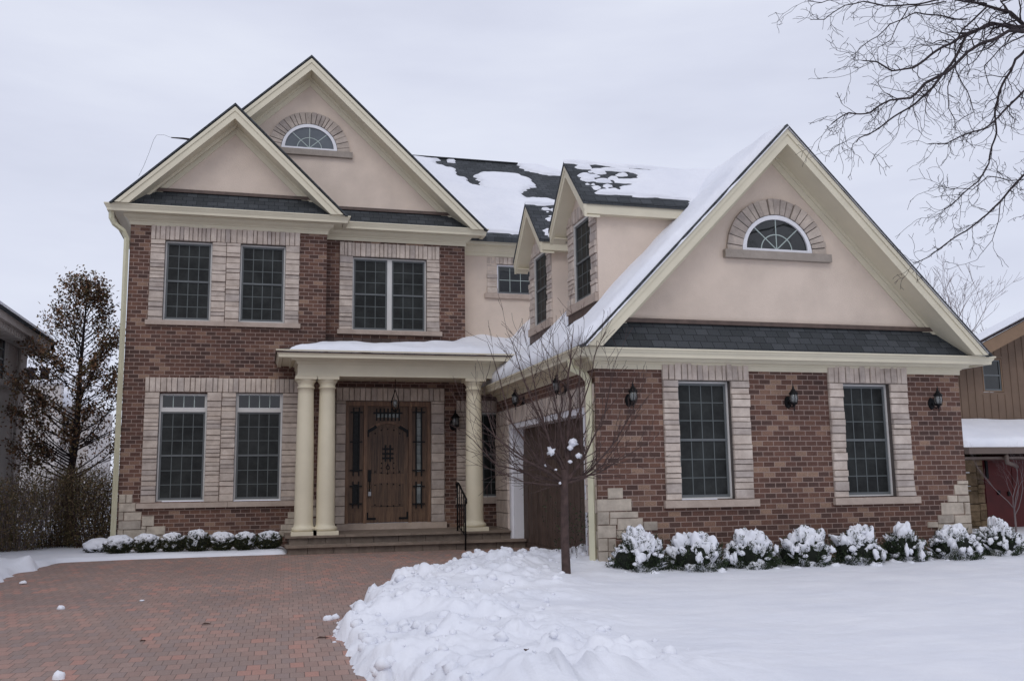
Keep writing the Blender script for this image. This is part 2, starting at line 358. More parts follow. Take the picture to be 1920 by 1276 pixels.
def soldiers(mb,F,u0,u1,v0,v1,w=.1,d=.035):
    n=max(2,round((u1-u0)/w)); ws=[U(.75,1.3) for _ in range(n)]; t=sum(ws); u=u0
    for q in ws:
        q=q/t*(u1-u0); block(mb,F,u,u+q,v0,v1+U(-.002,.002),d); u+=q
def surround(parent,F,outer,wins,lint_v,w=.1,d=.035,rag=.0,label=None,hs=(.075,.075,.1,.1,.125,.15)):
    u0,u1,v0,v1=outer; mb=MB()
    soldiers(mb,F,u0,u1,lint_v,v1,w,d)
    e=[u0]+[x for r in wins for x in (r[0],r[1])]+[u1]
    for i in range(0,len(e),2):
        a,b=e[i],e[i+1]
        if b-a>.36: m=(a+b)/2; stack(mb,F,a,m,v0,lint_v,hs,d); stack(mb,F,m,b,v0,lint_v,hs,d)
        elif b-a>.03: stack(mb,F,a,b,v0,lint_v,hs,d)
    # mortar bed behind joints
    def bed(a,b,c,dd): F.box(mb,a,b,c,dd,-.16,d-.052,1)
    bed(u0+.003,u1-.003,lint_v,v1-.003)
    for i in range(0,len(e),2):
        if e[i+1]-e[i]>.03: bed(e[i]+.003,e[i+1]-.003,v0,lint_v)
    return mb.build('stone_surround',['stone','mortar'],parent)
def window(parent,F,r,cols,rows,double=1,transom=0,kind='screen',rec=.10,hung=True,label=None,fw=.028,frame='frame'):
    u0,u1,v0,v1=r; root=MB()
    # frame = the window mesh itself
    D=-rec
    F.box(root,u0,u0+fw,v0,v1,D-.05,D+.03); F.box(root,u1-fw,u1,v0,v1,D-.05,D+.03)
    F.box(root,u0+fw,u1-fw,v1-fw,v1,D-.05,D+.03); F.box(root,u0+fw,u1-fw,v0,v0+fw*.8,D-.05,D+.032)
    bays=[]; w=(u1-u0-2*fw)
    if double==2:
        c=(u0+u1)/2; F.box(root,c-.05,c+.05,v0+fw*.8,v1-fw,D-.05,D+.035); bays=[(u0+fw,c-.05),(c+.05,u1-fw)]
    else: bays=[(u0+fw,u1-fw)]
    vt=v1-fw
    if transom:
        vt=transom; F.box(root,u0+fw,u1-fw,vt-.03,vt+.055,D-.05,D+.034)
    wo=root.build('window',frame,parent)
    if label: wo['label']=label
    sash=MB(); mun=MB(); gl=MB(); gl2=MB(); mun2=MB()
    for a,b in bays:
        lo=v0+fw*.8; hi=vt-(.03 if transom else 0); sw=.034
        segs=[(lo,hi)]
        if hung:
            mid=(lo+hi)/2; segs=[(lo,mid),(mid,hi)]
            F.box(sash,a,b,mid-.018,mid+.018,D-.02,D+.014)
        F.box(sash,a,a+sw,lo,hi,D-.02,D+.010); F.box(sash,b-sw,b,lo,hi,D-.02,D+.010)
        F.box(sash,a+sw,b-sw,lo,lo+sw*1.2,D-.02,D+.012); F.box(sash,a+sw,b-sw,hi-sw,hi,D-.02,D+.012)
        F.box(gl,a+.01,b-.01,lo+.01,hi-.01,D-.04,D-.008)
        for lo_,hi_ in segs:
            for k in range(1,cols):
                x=a+sw+(b-a-2*sw)*k/cols; F.box(mun,x-.007,x+.007,lo_+.018,hi_-.018,D-.01,D-.003)
            for k in range(1,rows):
                y=lo_+.018+(hi_-lo_-.036)*k/rows; F.box(mun,a+sw,b-sw,y-.007,y+.007,D-.01,D-.0035)
        if transom:
            lo=vt+.055; hi=v1-fw
            F.box(gl2,a+.005,b-.005,lo+.005,hi-.005,D-.04,D-.008)
            F.box(sash,a,a+.02,lo,hi,D-.02,D+.01,1); F.box(sash,b-.02,b,lo,hi,D-.02,D+.01,1)
            for k in range(1,cols):
                x=a+.02+(b-a-.04)*k/cols; F.box(mun2,x-.008,x+.008,lo,hi,D-.01,D-.003)
    sash.build('sash',['sash','frame'],wo); mun.build('muntin',('muntin' if kind=='screen' else 'muntin_pale'),wo)
    gl.build('glass',('screen' if kind=='screen' else 'clear'),wo)
    if transom: gl2.build('glass','clear',wo); mun2.build('muntin','muntin_pale',wo)
    return wo
def sill(parent,F,u0,u1,v0,v1,d=.07,joint=True):
    mb=MB()
    if joint and u1-u0>2: c=(u0+u1)/2; F.box(mb,u0,c-.003,v0,v1,-.09,d); F.box(mb,c+.003,u1,v0,v1,-.09,d)
    else: F.box(mb,u0,u1,v0,v1,-.09,d)
    return mb.build('window_sill','sill',parent)
def chev(mb,F,uc,hl,hr,ve,va,t0,t1,d0,d1,mi=0,vcut=None,plumb=False):
    """inverted V band under a gable line; t0/t1 vertical offset below the roof line"""
    sl=(va-ve)/hl; sr=(va-ve)/hr
    vc=ve if vcut is None else vcut
    def ul(t): return uc-(va-t-vc)/sl
    def ur(t): return uc+(va-t-vc)/sr
    if plumb:
        A=[(uc-hl,ve-t0),(uc,va-t0),(uc+hr,ve-t0)]; B=[(uc+hr,ve-t1),(uc,va-t1),(uc-hl,ve-t1)]
    else:
        A=[(ul(t0),vc),(uc,va-t0),(ur(t0),vc)]; B=[(ur(t1),vc),(uc,va-t1),(ul(t1),vc)]
    # two convex halves meeting at the apex plumb cut
    L_=[A[0],A[1],B[1],B[2]]; R_=[A[1],A[2],B[0],B[1]]
    for q in (L_,R_):
        q=q[::-1]
        mb.hexa([F.p(u,v,d1) for u,v in q],[F.p(u,v,d0) for u,v in q],mi)
def gable(parent,F,uc,hl,hr,ve,va,dr,back,ftop=.24,froof='shingle',wallmat='stucco',wall_v0=None,plumb=False,frieze=.19,vcut=None):
    """dr = how far the rake stands proud of the wall (frame plane); back = depth behind the wall"""
    r=MB(); chev(r,F,uc,hl+.03,hr+.03,ve-.0,va+.03,-.045,.0,-back,dr+.035,vcut=ve-.02 if not plumb else None,plumb=plumb)
    roof=r.build('roof',froof,parent)
    f=MB(); chev(f,F,uc,hl,hr,ve,va,.0,.09,dr-.02,dr+.028,vcut=vcut,plumb=plumb); chev(f,F,uc,hl,hr,ve,va,.092,ftop,dr-.02,dr+.008,vcut=vcut,plumb=plumb)
    chev(f,F,uc,hl,hr,ve,va,.0885,.0935,dr-.018,dr+.002,vcut=vcut,plumb=plumb)
    f.build('rake_board','trim',parent)
    s=MB(); chev(s,F,uc,hl,hr,ve,va,.03,ftop-.03,.0,dr-.021,vcut=vcut,plumb=plumb); s.build('soffit','trim',parent)
    z=MB(); chev(z,F,uc,hl,hr,ve,va,ftop-.03,ftop-.03+frieze,-.02,.022,vcut=vcut,plumb=plumb); chev(z,F,uc,hl,hr,ve,va,ftop-.03,ftop+.03,.0225,.05,vcut=vcut,plumb=plumb); z.build('frieze_board','trim',parent)
    w=MB(); v0=ve if wall_v0 is None else wall_v0
    sl=(va-ve)/hl; sr=(va-ve)/hr; t=ftop-.08
    F.poly(w,[(uc-(va-t-v0)/sl,v0),(uc+(va-t-v0)/sr,v0),(uc,va-t)],-.2,0)
    w.build('gable_wall',wallmat,parent)
    return roof
def sweep(mb,path,prof,mi=0,closed_prof=True):
    """path: 2D points; outward = right of travel; prof: [(d,z)]"""
    n=len(path); P=[Vector(p) for p in path]; rows=[]
    for i in range(n):
        ns=[]
        if i>0: t=(P[i]-P[i-1]).normalized(); ns.append(Vector((t.y,-t.x)))
        if i<n-1: t=(P[i+1]-P[i]).normalized(); ns.append(Vector((t.y,-t.x)))
        if len(ns)==2: b=(ns[0]+ns[1]); b=b/(b.length_squared)*2 if b.length>1e-6 else ns[0]
        else: b=ns[0]
        rows.append([(P[i].x+b.x*d,P[i].y+b.y*d,z) for d,z in prof])
    m=len(prof); vs=[v for r in rows for v in r]; fs=[]
    for i in range(n-1):
        for k in range(m if closed_prof else m-1):
            a=i*m+k; b=i*m+(k+1)%m; fs.append((a,b,b+m,a+m))
    if closed_prof: fs.append(tuple(range(m-1,-1,-1))); fs.append(tuple((n-1)*m+k for k in range(m)))
    mb.add(vs,fs,mi)
def cornice(parent,path,zt,od=.5,gh=.13,zb=None,gw=.13):
    """gutter (K profile) + soffit + crown/frieze down to zb"""
    g=MB(); o=od
    sweep(g,path,[(o-gw,zt-.01),(o-gw,zt-gh),(o-.055,zt-gh),(o-.05,zt-gh+.045),(o-.022,zt-.05),(o-.02,zt-.028),(o,zt-.024),(o,zt),(o-.012,zt),(o-.014,zt-.015),(o-gw+.01,zt-.03)])
    g.build('gutter','trim',parent)
    c=MB(); zs=zt-gh+.02
    sweep(c,path,[(.0,zt-.02),(.0,zb),(.022,zb),(.026,zb+.07),(.05,zb+.085),(.05,zb+.1),(.12,zs-.045),(.13,zs-.02),(.14,zs),(o-gw-.01,zs),(o-gw-.01,zt-.02)])
    c.build('cornice','trim',parent)
FG,FL,FM,FE=FY(GY),FY(LY),FY(MY),FY(EY)
zW=CZ
# ---- windows (photo measurements turned to metres on each wall plane)
U1=rectY(3.99,200,400,[(440,205),(795,215),(770,800),(418,795)],LY); U2=rectY(3.99,200,400,[(1003,232),(1342,243),(1325,815),(990,808)],LY)
US=rectY(3.99,200,400,[(338,88),(1447,143),(1435,828),(302,800)],LY)
M3=rectY(3.04,640,240,[(65,735),(485,750),(485,1160),(63,1148)],MY); MS=rectY(3.04,640,240,[(-9,650),(557,675),(562,1168),(-16,1142)],MY)
L1=rectY(3.36,190,680,[(365,190),(668,195),(645,868),(345,870)],LY); L2=rectY(3.36,190,680,[(850,190),(1142,192),(1128,862),(833,865)],LY)
LS=rectY(3.36,190,680,[(282,92),(1232,100),(1222,868),(240,880)],LY)
G1=rectY(2.9,1100,640,[(493,212),(778,217),(805,852),(515,857)],GY); G1S=rectY(2.9,1100,640,[(407,104),(872,114),(910,855),(427,862)],GY)
G2=rectY(2.9,1480,640,[(280,228),(540,233),(582,837),(325,842)],GY); G2S=rectY(2.9,1480,640,[(203,122),(625,128),(682,840),(240,846)],GY)
gw_=( (G1[1]-G1[0])+(G2[1]-G2[0]))/2
E1=(4.27,5.06,onY(885,932,EY).z,onY(900,773,EY).z)
SW=rectY(3.04,640,240,[(888,775),(1100,790),(1100,952),(890,945)],20.4)
wt='screen'
# left wing walls
wl=MB()
dpx=lambda x,y:onY(640+x/4.905,740+y/4.905,EY)
wall_holes(wl,FL,-2.65,1.21,.0,6.66,[U1,U2,L1,L2])
wl.add([(-2.65,LY,0),(-2.65,28,0),(-2.65,28,6.66),(-2.65,LY,6.66)],[(0,1,2,3)]); wl.add([(1.21,MY,0),(1.21,LY,0),(1.21,LY,6.66),(1.21,MY,6.66)],[(0,1,2,3)])
D0=rectY(2.9,510,620,[(403,382),(866,385),(862,1040),(393,1045)],EY)   # door unit
DS=rectY(2.9,510,620,[(345,310),(935,312),(938,1040),(342,1045)],EY)
SPL=3.62
wall_holes(wl,FM,1.21,4.25,SPL,6.66,[M3]); wall_holes(wl,FM,1.21,5.6,.3,SPL,[D0,E1])
wl.build('wall','brick',house)
# stucco link wall (upper, recessed)
SY=20.4; FS=FY(SY)
sw=MB(); wall_holes(sw,FS,4.25,9.5,SPL,6.7,[SW]); sw.add([(4.25,SY,SPL),(4.25,MY,SPL),(4.25,MY,6.66),(4.25,SY,6.66)],[(0,1,2,3)]); sw.build('stucco_wall','stucco',house)
# garage walls
CX,RX=4.78,11.19
FGL=FXl(CX)
gtop=3.12
DoorR=(-18.35,-13.68,.10,2.55)    # u=-Y
gw=MB(); wall_holes(gw,FG,CX,RX,-.1,gtop+.2,[G1,G2]); wall_holes(gw,FGL,-19.35,-GY,-.1,gtop+.2,[DoorR],depth=.3)
gw.add([(RX,GY,-.1),(RX,19.4,-.1),(RX,19.4,gtop+.2),(RX,GY,gtop+.2)],[(0,1,2,3)]); gw.add([(CX,19.35,-.1),(6,19.35,-.1),(6,19.35,3.3),(CX,19.35,3.3)],[(0,1,2,3)])
gw.build('wall','brick',house)
# windows
for F,r,o,lab in ((FL,U1,None,'upper left window'),(FL,U2,None,'upper second window')): window(house,F,r,4,3,kind='screen')
w3=window(house,FM,M3,3,3,double=2)
window(house,FL,L1,4,3,transom=onY(*cp(3.36,190,680,500,297),LY).z,kind='screen'); window(house,FL,L2,4,3,transom=onY(*cp(3.36,190,680,990,299),LY).z,kind='screen')
window(house,FG,G1,4,3,rec=.11); window(house,FG,G2,4,3,rec=.11); window(house,FE,E1,4,3)
window(house,FS,SW,3,2,hung=False,kind='clear',frame='whiteframe',rec=.06)
surround(house,FL,US,[U1,U2],(U1[3]+U2[3])/2+.005,.095)
surround(house,FM,MS,[M3],M3[3]+.005,.095)
surround(house,FL,(LS[0],1.0,LS[2],LS[3]),[L1,L2],(L1[3]+L2[3])/2+.015,.1)
surround(house,FG,G1S,[G1],G1[3]+.005,.095,.05); surround(house,FG,G2S,[G2],G2[3]+.005,.095,.05)
surround(house,FE,(4.04,5.3,E1[2],E1[3]+.26),[E1],E1[3]+.005)
ss=(onY(912,490,SY).x,SW[1]+.2,SW[2],onY(935,482,SY).z); surround(house,FS,ss,[SW],SW[3]+.005,.1,.02)
def silly(z,ox,oy,cs,Y,F,**k): r=rectY(z,ox,oy,cs,Y); sill(house,F,r[0],r[1],r[2],r[3],**k)
silly(3.99,200,400,[(288,795),(1448,828),(1448,860),(288,831)],LY,FL)
silly(3.04,640,240,[(-25,1143),(572,1168),(572,1192),(-25,1168)],MY,FM,joint=False)
r=rectY(3.36,190,680,[(222,882),(1235,868),(1232,900),(218,916)],LY); sill(house,FL,r[0],1.05,r[2],r[3])
silly(2.9,1100,640,[(418,862),(930,857),(932,893),(420,905)],GY,FG,joint=False); silly(2.9,1480,640,[(237,848),(702,842),(702,877),(240,887)],GY,FG,joint=False)
sill(house,FE,4.02,5.3,E1[2]-.13,E1[2],joint=False); sill(house,FS,ss[0]-.05,ss[1]+.05,SW[2]-.11,SW[2],d=.06,joint=False)
# corner quoins traced block by block
def quoins(z,ox,oy,bl,Y,F,clip0=-99,clip1=99):
    mb=MB()
    for x0,y0,x1,y1 in bl:
        r=rectY(z,ox,oy,[(x0,y0),(x1,y0),(x1,y1),(x0,y1)],Y); block(mb,F,max(r[0],clip0),min(r[1],clip1),r[2],r[3],.02,.004,-.03)
    return mb.build('corner_quoin',['quoin'],house)
quoins(3.1875,1080,680,[(188,745,282,811),(122,811,334,887),(200,887,372,926),(118,887,200,968),(200,926,245,968),(245,926,402,1000),(402,945,488,1002),(118,968,242,1048),(242,1000,352,1048),(118,1048,190,1126),(190,1048,240,1126),(118,1126,195,1215),(195,1126,300,1215)],GY,FG,CX-.02)
quoins(3.19,1700,640,[(300,830,367,853),(283,853,370,915),(243,918,303,960),(303,918,380,960),(205,960,343,1035),(343,960,388,1035),(185,1035,283,1087),(283,1035,392,1087),(123,1076,185,1112),(185,1087,300,1150),(300,1087,396,1150)],GY,FG,-99,RX+.02)
quoins(5.8,210,800,[(75,733,152,826),(152,733,224,826),(72,826,260,922),(68,922,127,1017),(127,922,323,1017),(323,966,460,1077),(66,1017,316,1114),(316,1077,372,1114),(372,1077,582,1172),(55,1114,121,1228),(121,1114,368,1228),(368,1172,640,1260),(60,1228,368,1330)],LY,FL,-2.67)
quoins(2.9,510,620,[(85,982,150,1017),(70,1017,180,1050),(46,1050,160,1082),(38,1082,140,1116),(225,918,262,955),(222,955,262,1010),(160,1017,262,1060)],LY,FL,-99,1.23)
# ---- gables
eL,aL=5.46+zW,7.60+zW; eM,aM=5.42+zW,8.98+zW; eG,aG=1.905+zW,5.455+zW
roofL=gable(house,FL,-.70,2.20,2.20,eL,aL,.5,6,wall_v0=5.9+zW,ftop=.25,vcut=eL)
roofM=gable(house,FM,.82,3.75,3.75,eM,aM,.5,9,wall_v0=5.86+zW,ftop=.25,vcut=eM)
roofG=gable(house,FG,7.93,3.44,3.44,eG,aG,.5,7.2,wall_v0=2.38+zW,ftop=.25,vcut=eG)
def skirt(x0b,x1b,x0t,x1t,Yb,Yt,zb,zt):
    mb=MB(); mb.hexa([(x0b,Yb,zb),(x1b,Yb,zb),(x1t,Yt,zt),(x0t,Yt,zt)],[(x0b,Yb+.04,zb-.06),(x1b,Yb+.04,zb-.06),(x1t,Yt+.04,zt-.06),(x0t,Yt+.04,zt-.06)])
    mb.build('skirt_roof','shingle',house)
    f=MB(); f.box(x0t-.1,x1t+.1,Yt-.06,Yt-.003,zt-.015,zt+.05); f.build('flashing','copper',house)
skirt(-2.72,1.34,-2.35,.95,LY-.40,LY,eL-.03,5.88+zW); skirt(1.3,4.42,1.35,4.1,MY-.40,MY,eL-.03,5.84+zW); skirt(4.65,11.22,5.1,10.8,GY-.37,GY,eG-.03,2.36+zW)
# ---- cornices
cornice(house,[(-2.65,25),(-2.65,LY),(1.21,LY),(1.21,MY),(4.25,MY),(4.25,SY+.1)],eL+.0,.45,.14,6.60)
cornice(house,[(4.29,SY),(9,SY)],5.38+zW,.42,.14,6.5)
cornice(house,[(CX,19.2),(CX,GY),(RX,GY),(RX,19)],1.90+zW,.42,.13,1.63+zW)
# downspouts
def spout(pts,w=.05): mb=MB(); mb.tube(pts,w,4,sm=False,sq=1); return mb.build('downspout','pipe',house)
spout([(-2.98,LY-.30,eL-.1),(-2.98,LY-.26,eL-.26),(-2.93,LY-.2,eL-.36),(-2.77,LY-.1,eL-.47),(-2.71,LY-.05,eL-.6),(-2.70,LY-.05,4),(-2.70,LY-.05,.12)])
spout([(CX-.36,GY+.05,3.22),(CX-.34,GY+.08,3.1),(CX-.16,GY+.08,3.02),(CX-.08,GY+.08,2.92),(CX-.07,GY+.08,2.8),(CX-.07,GY+.08,.08)],.062)
# ---- arched windows
def arch(F,px,wpx,basepx,hpx,Y,kind,span):
    c=onY(px,basepx,Y); rgt=onY(px+wpx,basepx,Y); top=onY(px,basepx-hpx,Y)
    a=rgt.x-c.x; h=top.z-c.z; x0=c.x; z0=c.z
    def el(t,s=1.0,ox=0): return (x0+(a*s)*math.cos(t),z0+(h*s)*math.sin(t))
    n=28; fr=MB(); k=.88
    for i in range(n):
        t0=math.pi*i/n; t1=math.pi*(i+1)/n
        F.poly(fr,[el(t0),el(t1),(x0+(a-.075)*math.cos(t1),z0+.05+(h-.12)*math.sin(t1)),(x0+(a-.075)*math.cos(t0),z0+.05+(h-.12)*math.sin(t0))],-.02,.04)
    F.box(fr,x0-a,x0+a,z0,z0+.05,-.02,.042); wo=fr.build('arched_window','whiteframe',house)
    g=MB(); F.poly(g,[(x0+(a-.06)*math.cos(math.pi*i/n),z0+.03+(h-.09)*math.sin(math.pi*i/n)) for i in range(n+1)],-.02,.006); g.build('glass',kind,wo)
    m=MB(); ai,hi=a-.075,h-.12; zb=z0+.05
    for ang in (45,90,135): 
        t=math.radians(ang); F.bar(m,(x0,zb),(x0+ai*math.cos(t),zb+hi*math.sin(t)),.016,.005,.014)
    for i in range(16):
        t0=math.pi*i/16; t1=math.pi*(i+1)/16; r=.5
        F.bar(m,(x0+ai*r*math.cos(t0),zb+hi*r*math.sin(t0)),(x0+ai*r*math.cos(t1),zb+hi*r*math.sin(t1)),.016,.005,.0135)
    m.build('muntin','muntin_pale',wo)
    s=MB(); nb=span; wgt=[U(.75,1.3) for _ in range(nb)]; tt=sum(wgt); t=0; b=.27
    for q in wgt:
        t0=math.pi*t/tt; t1=math.pi*(t+q)/tt; t+=q; d=.05+U(-.012,.012); gg=.012
        p=[(x0+(a+.01)*math.cos(t0+gg),z0+(h+.01)*math.sin(t0+gg)),(x0+(a+b)*math.cos(t0+gg*.6),z0+(h+b)*math.sin(t0+gg*.6)),(x0+(a+b)*math.cos(t1-gg*.6),z0+(h+b)*math.sin(t1-gg*.6)),(x0+(a+.01)*math.cos(t1-gg),z0+(h+.01)*math.sin(t1-gg))]
        s.hexa([F.p(u,v,d+U(-.006,.006)) for u,v in p],[F.p(u,v,-.02) for u,v in p])
    for i in range(n):
        t0=math.pi*i/n; t1=math.pi*(i+1)/n
        F.poly(s,[(x0+(a)*math.cos(t0),z0+(h)*math.sin(t0)),(x0+(a+b-.01)*math.cos(t0),z0+(h+b-.01)*math.sin(t0)),(x0+(a+b-.01)*math.cos(t1),z0+(h+b-.01)*math.sin(t1)),(x0+(a)*math.cos(t1),z0+(h)*math.sin(t1))],-.01,.018,1)
    s.build('stone_arch',['archstone','mortar'],wo)
    q=MB(); F.box(q,x0-a-b-.06,x0+a+b+.06,z0-.13,z0,-.02,.09); q.build('window_sill',M['silldark'],wo)
M['silldark']=m_stone('grey_sill',(146,138,130),(162,153,145),.04)
arch(FM,579.5,52,283,49,MY,'archglass_pale',23) if False else None
M['skytint_glass']=m_glass('sky_tinted_glass',(.10,.115,.13),.1,.15,.6)  # pale base colour stands in for sky reflected in this pane
arch(FM,580,52,282,48,MY,'skytint_glass',22)
arch(FG,1456,64,474,69,GY,'clear',21)
# ---- dormers on the garage's left roof slope (facing -X)
DX=5.2; sG=(aG-eG)/3.44
def roofz(x): return eG+(x-(7.93-3.44))*sG
def dormer(yc):
    hw=.765; F=FXl(DX); d=empty('dormer',(DX,yc,roofz(DX)),house)
    ve,va=4.42+zW,5.38+zW
    wr=(-yc-.43,-yc+.46,2.99+zW,4.40+zW)
    w=MB(); wall_holes(w,F,-yc-hw,-yc+hw,2.4+zW,4.5+zW,[wr],depth=.2)
    F.poly(w,[(-yc-hw,4.5+zW),(-yc+hw,4.5+zW),(-yc,4.5+zW+hw)],-.02,0)
    for s in (-1,1):
        y=yc+s*hw; w.add([(DX,y,2.4+zW),(8.3,y,2.4+zW),(8.3,y,4.5+zW),(DX,y,4.5+zW)],[(0,1,2,3)])
    w.build('dormer_wall','stucco',d)
    r=MB(); chev(r,F,-yc,.96,.96,ve,va,-.03,.03,-2.75,.30,plumb=True); ro=r.build('dormer_roof','shingle',d)
    f=MB(); chev(f,F,-yc,.95,.95,ve,va,.032,.24,.235,.275,plumb=True); chev(f,F,-yc,.95,.95,ve,va,.031,.11,.274,.29,plumb=True)
    # eave boards along both sides
    for s in (-1,1):
        y0=yc+s*.93; 
        f.hexa([(DX-.27,y0,ve-.18),(DX-.27,y0,ve+.0),(DX+2.7,y0,ve+.0),(DX+2.7,y0,ve-.18)],[(DX-.27,y0-s*.03,ve-.18),(DX-.27,y0-s*.03,ve+.03),(DX+2.7,y0-s*.03,ve+.03),(DX+2.7,y0-s*.03,ve-.18)])
        f.box(DX-.235,DX+2.7,min(y0-s*.031,yc+s*hw),max(y0-s*.031,yc+s*hw),ve-.17,ve-.15)
    f.build('rake_board','trim',d)
    s_=MB(); chev(s_,F,-yc,.92,.92,ve,va,.2,.235,.0,.234,plumb=True); s_.build('soffit','trim',d)
    window(d,F,wr,3,3,kind='screen',rec=.03,fw=.04)
    surround(d,F,(-yc-.74,-yc+.745,2.99+zW,4.66+zW),[wr],wr[3]+.01,.1,.03)
    q=MB(); F.box(q,-yc-.75,-yc+.75,2.84+zW,2.985+zW,-.05,.06); q.build('window_sill','sill',d)
    c=MB(); F.box(c,-yc-.74,-yc+.74,2.70+zW,2.835+zW,-.05,.03); c.build('flashing','copper',d)
    return ro
d1=dormer(14.84); d2=dormer(17.33)
# ---- main roof behind
RO=Vector((0,19.95,5.40+zW)); slope=(8.5-5.4)/(23.75-19.95); RN=Vector((0,-slope,1)).normalized()
P0=onPl(969,306,RO,RN); P1=onPl(1031,328,RO,RN)
def rz(y): return RO.z+(y-RO.y)*slope
mr=MB(); ridgeY=23.75
poly=[(-1,19.95),(9.2,19.95),(9.2,P1.y),(P1.x,P1.y),(P0.x,ridgeY),(-1,ridgeY)]
top=[(x,y,rz(y)) for x,y in poly]; bot=[(x,y,rz(y)-.12) for x,y in poly]
mr.tri_poly(top,bot)
mr.hexa([(-1,ridgeY,rz(ridgeY)),(P0.x,ridgeY,rz(ridgeY)),(P0.x+3,28,rz(ridgeY)-3.2),(-1,28,rz(ridgeY)-3.2)],[(-1,ridgeY,rz(ridgeY)-.1),(P0.x,ridgeY,rz(ridgeY)-.1),(P0.x+3,28,rz(ridgeY)-3.3),(-1,28,rz(ridgeY)-3.3)])
mr.box(-1,P0.x,ridgeY-.07,ridgeY+.07,rz(ridgeY)-.02,rz(ridgeY)+.012)
roofA=mr.build('main_roof','shingle',house)
# ---- porch
PZ=.475
st=MB(); 
def course(mb,x0,x1,y0,y1,z0,z1,w=.42):
    x=x0
    while x<x1-.05:
        q=U(.7,1.3)*w; q=min(q,x1-x) if x1-x-q>.15 else x1-x
        mb.box(x+.004,x+q-.004,y0+U(0,.008),y1,z0,z1); x+=q
course(st,.50,5.0,18.0,19.5,.0,.275); course(st,.52,5.0,18.32,19.9,.312,.435)
stp=st.build('porch_step','step',house)
tr=MB()
x=.45
for q in (1.1,1.25,.98,1.22): tr.box(x+.003,x+q-.003,17.93,18.6,.275,.318); tr.box(x+.003,x+q-.003,18.26,20.0,.435,PZ); x+=q
tr.build('porch_tread','tread',house)
def column(cx,cy):
    mb=MB(); top=3.47
    mb.box(cx-.235,cx+.235,cy-.235,cy+.235,PZ,PZ+.075)
    mb.lathe([(.2,PZ+.075),(.222,PZ+.09),(.228,PZ+.115),(.222,PZ+.14),(.2,PZ+.155),(.186,PZ+.165),(.178,PZ+.2),(.176,PZ+.25),(.174,PZ+.9),(.166,PZ+1.7),(.15,top-.36),(.148,top-.23),(.165,top-.225),(.17,top-.21),(.165,top-.195),(.15,top-.19),(.15,top-.15),(.165,top-.12),(.19,top-.085),(.2,top-.06)],cx,cy,32)
    mb.box(cx-.21,cx+.21,cy-.21,cy+.21,top-.06,top)
    return mb.build('column','column',house)
cols=[onY(px,850,18.5).x for px in (571.5,612)]+[onY(889,850,18.5).x]
for c in cols: column(c,18.5)
bm=MB(); bm.box(.62,5.05,18.3,18.66,3.47,3.86); bm.box(.62,.96,18.66,LY-.003,3.47,3.86); bm.box(.60,5.05,18.28,18.3,3.47,3.50); bm.build('porch_beam','trim',house)
pc=MB(); pc.box(.96,5.0,18.66,20.0,3.56,3.60); pc.build('porch_ceiling','trim',house)
cornice(house,[(.62,LY-.01),(.62,18.3),(5.2,18.3)],2.47+zW,.42,.14,3.70)
pr=MB(); zt=4.42; ze=2.46+zW
A=(.2,17.9,ze); B=(6,17.9,ze); C_=(6,MY,zt); D_=(1.25,MY,zt); Ew=(1.0,LY,zt-.1)
pr.hexa([A,B,C_,D_],[(p[0],p[1],p[2]-.05) for p in (A,B,C_,D_)]); pr.hexa([A,D_,(1.0,LY,4.32),(.2,LY,ze)],[(p[0],p[1],p[2]-.05) for p in (A,D_,(1.0,LY,4.32),(.2,LY,ze))])
pr.box(1.22,4.25,MY-.05,MY-.004,zt-.02,zt+.06)
porchroof=pr.build('porch_roof','brown_shingle',house)
# ---- entry door unit
FD=FY(EY+.06)
surround(house,FE,DS,[D0],D0[3]+.005,.12,.06,hs=(.16,.2,.2,.24))
r=rectY(2.9,510,620,[(350,1045),(948,1040),(948,1072),(350,1080)],EY); th=MB(); FE.box(th,r[0],r[1],max(r[2],PZ+.0),r[3],-.1,.07); th.build('threshold','sill',house)
door=empty('entry_door',((D0[0]+D0[1])/2,EY,D0[2]),house)
def q(x,y): 
    p=dpx(x,y); return (p.x,p.z)
fr=MB(); u0,u1,v0,v1=D0
FE.box(fr,u0,u0+.07,v0,v1,-.12,-.02); FE.box(fr,u1-.07,u1,v0,v1,-.12,-.02); FE.box(fr,u0+.07,u1-.07,v1-.1,v1,-.12,-.02)
xa=q(222,600)[0]; xb=q(635,600)[0]
FE.box(fr,xa-.035,xa+.035,v0,v1-.1,-.12,-.015); FE.box(fr,xb-.035,xb+.035,v0,v1-.1,-.12,-.015)
fr.build('door_frame','wood_light',door)
FE.box(fr2:=MB(),u0+.07,u1-.07,v0,v1-.1,-.16,-.11); fr2.build('door_core','wood',door)
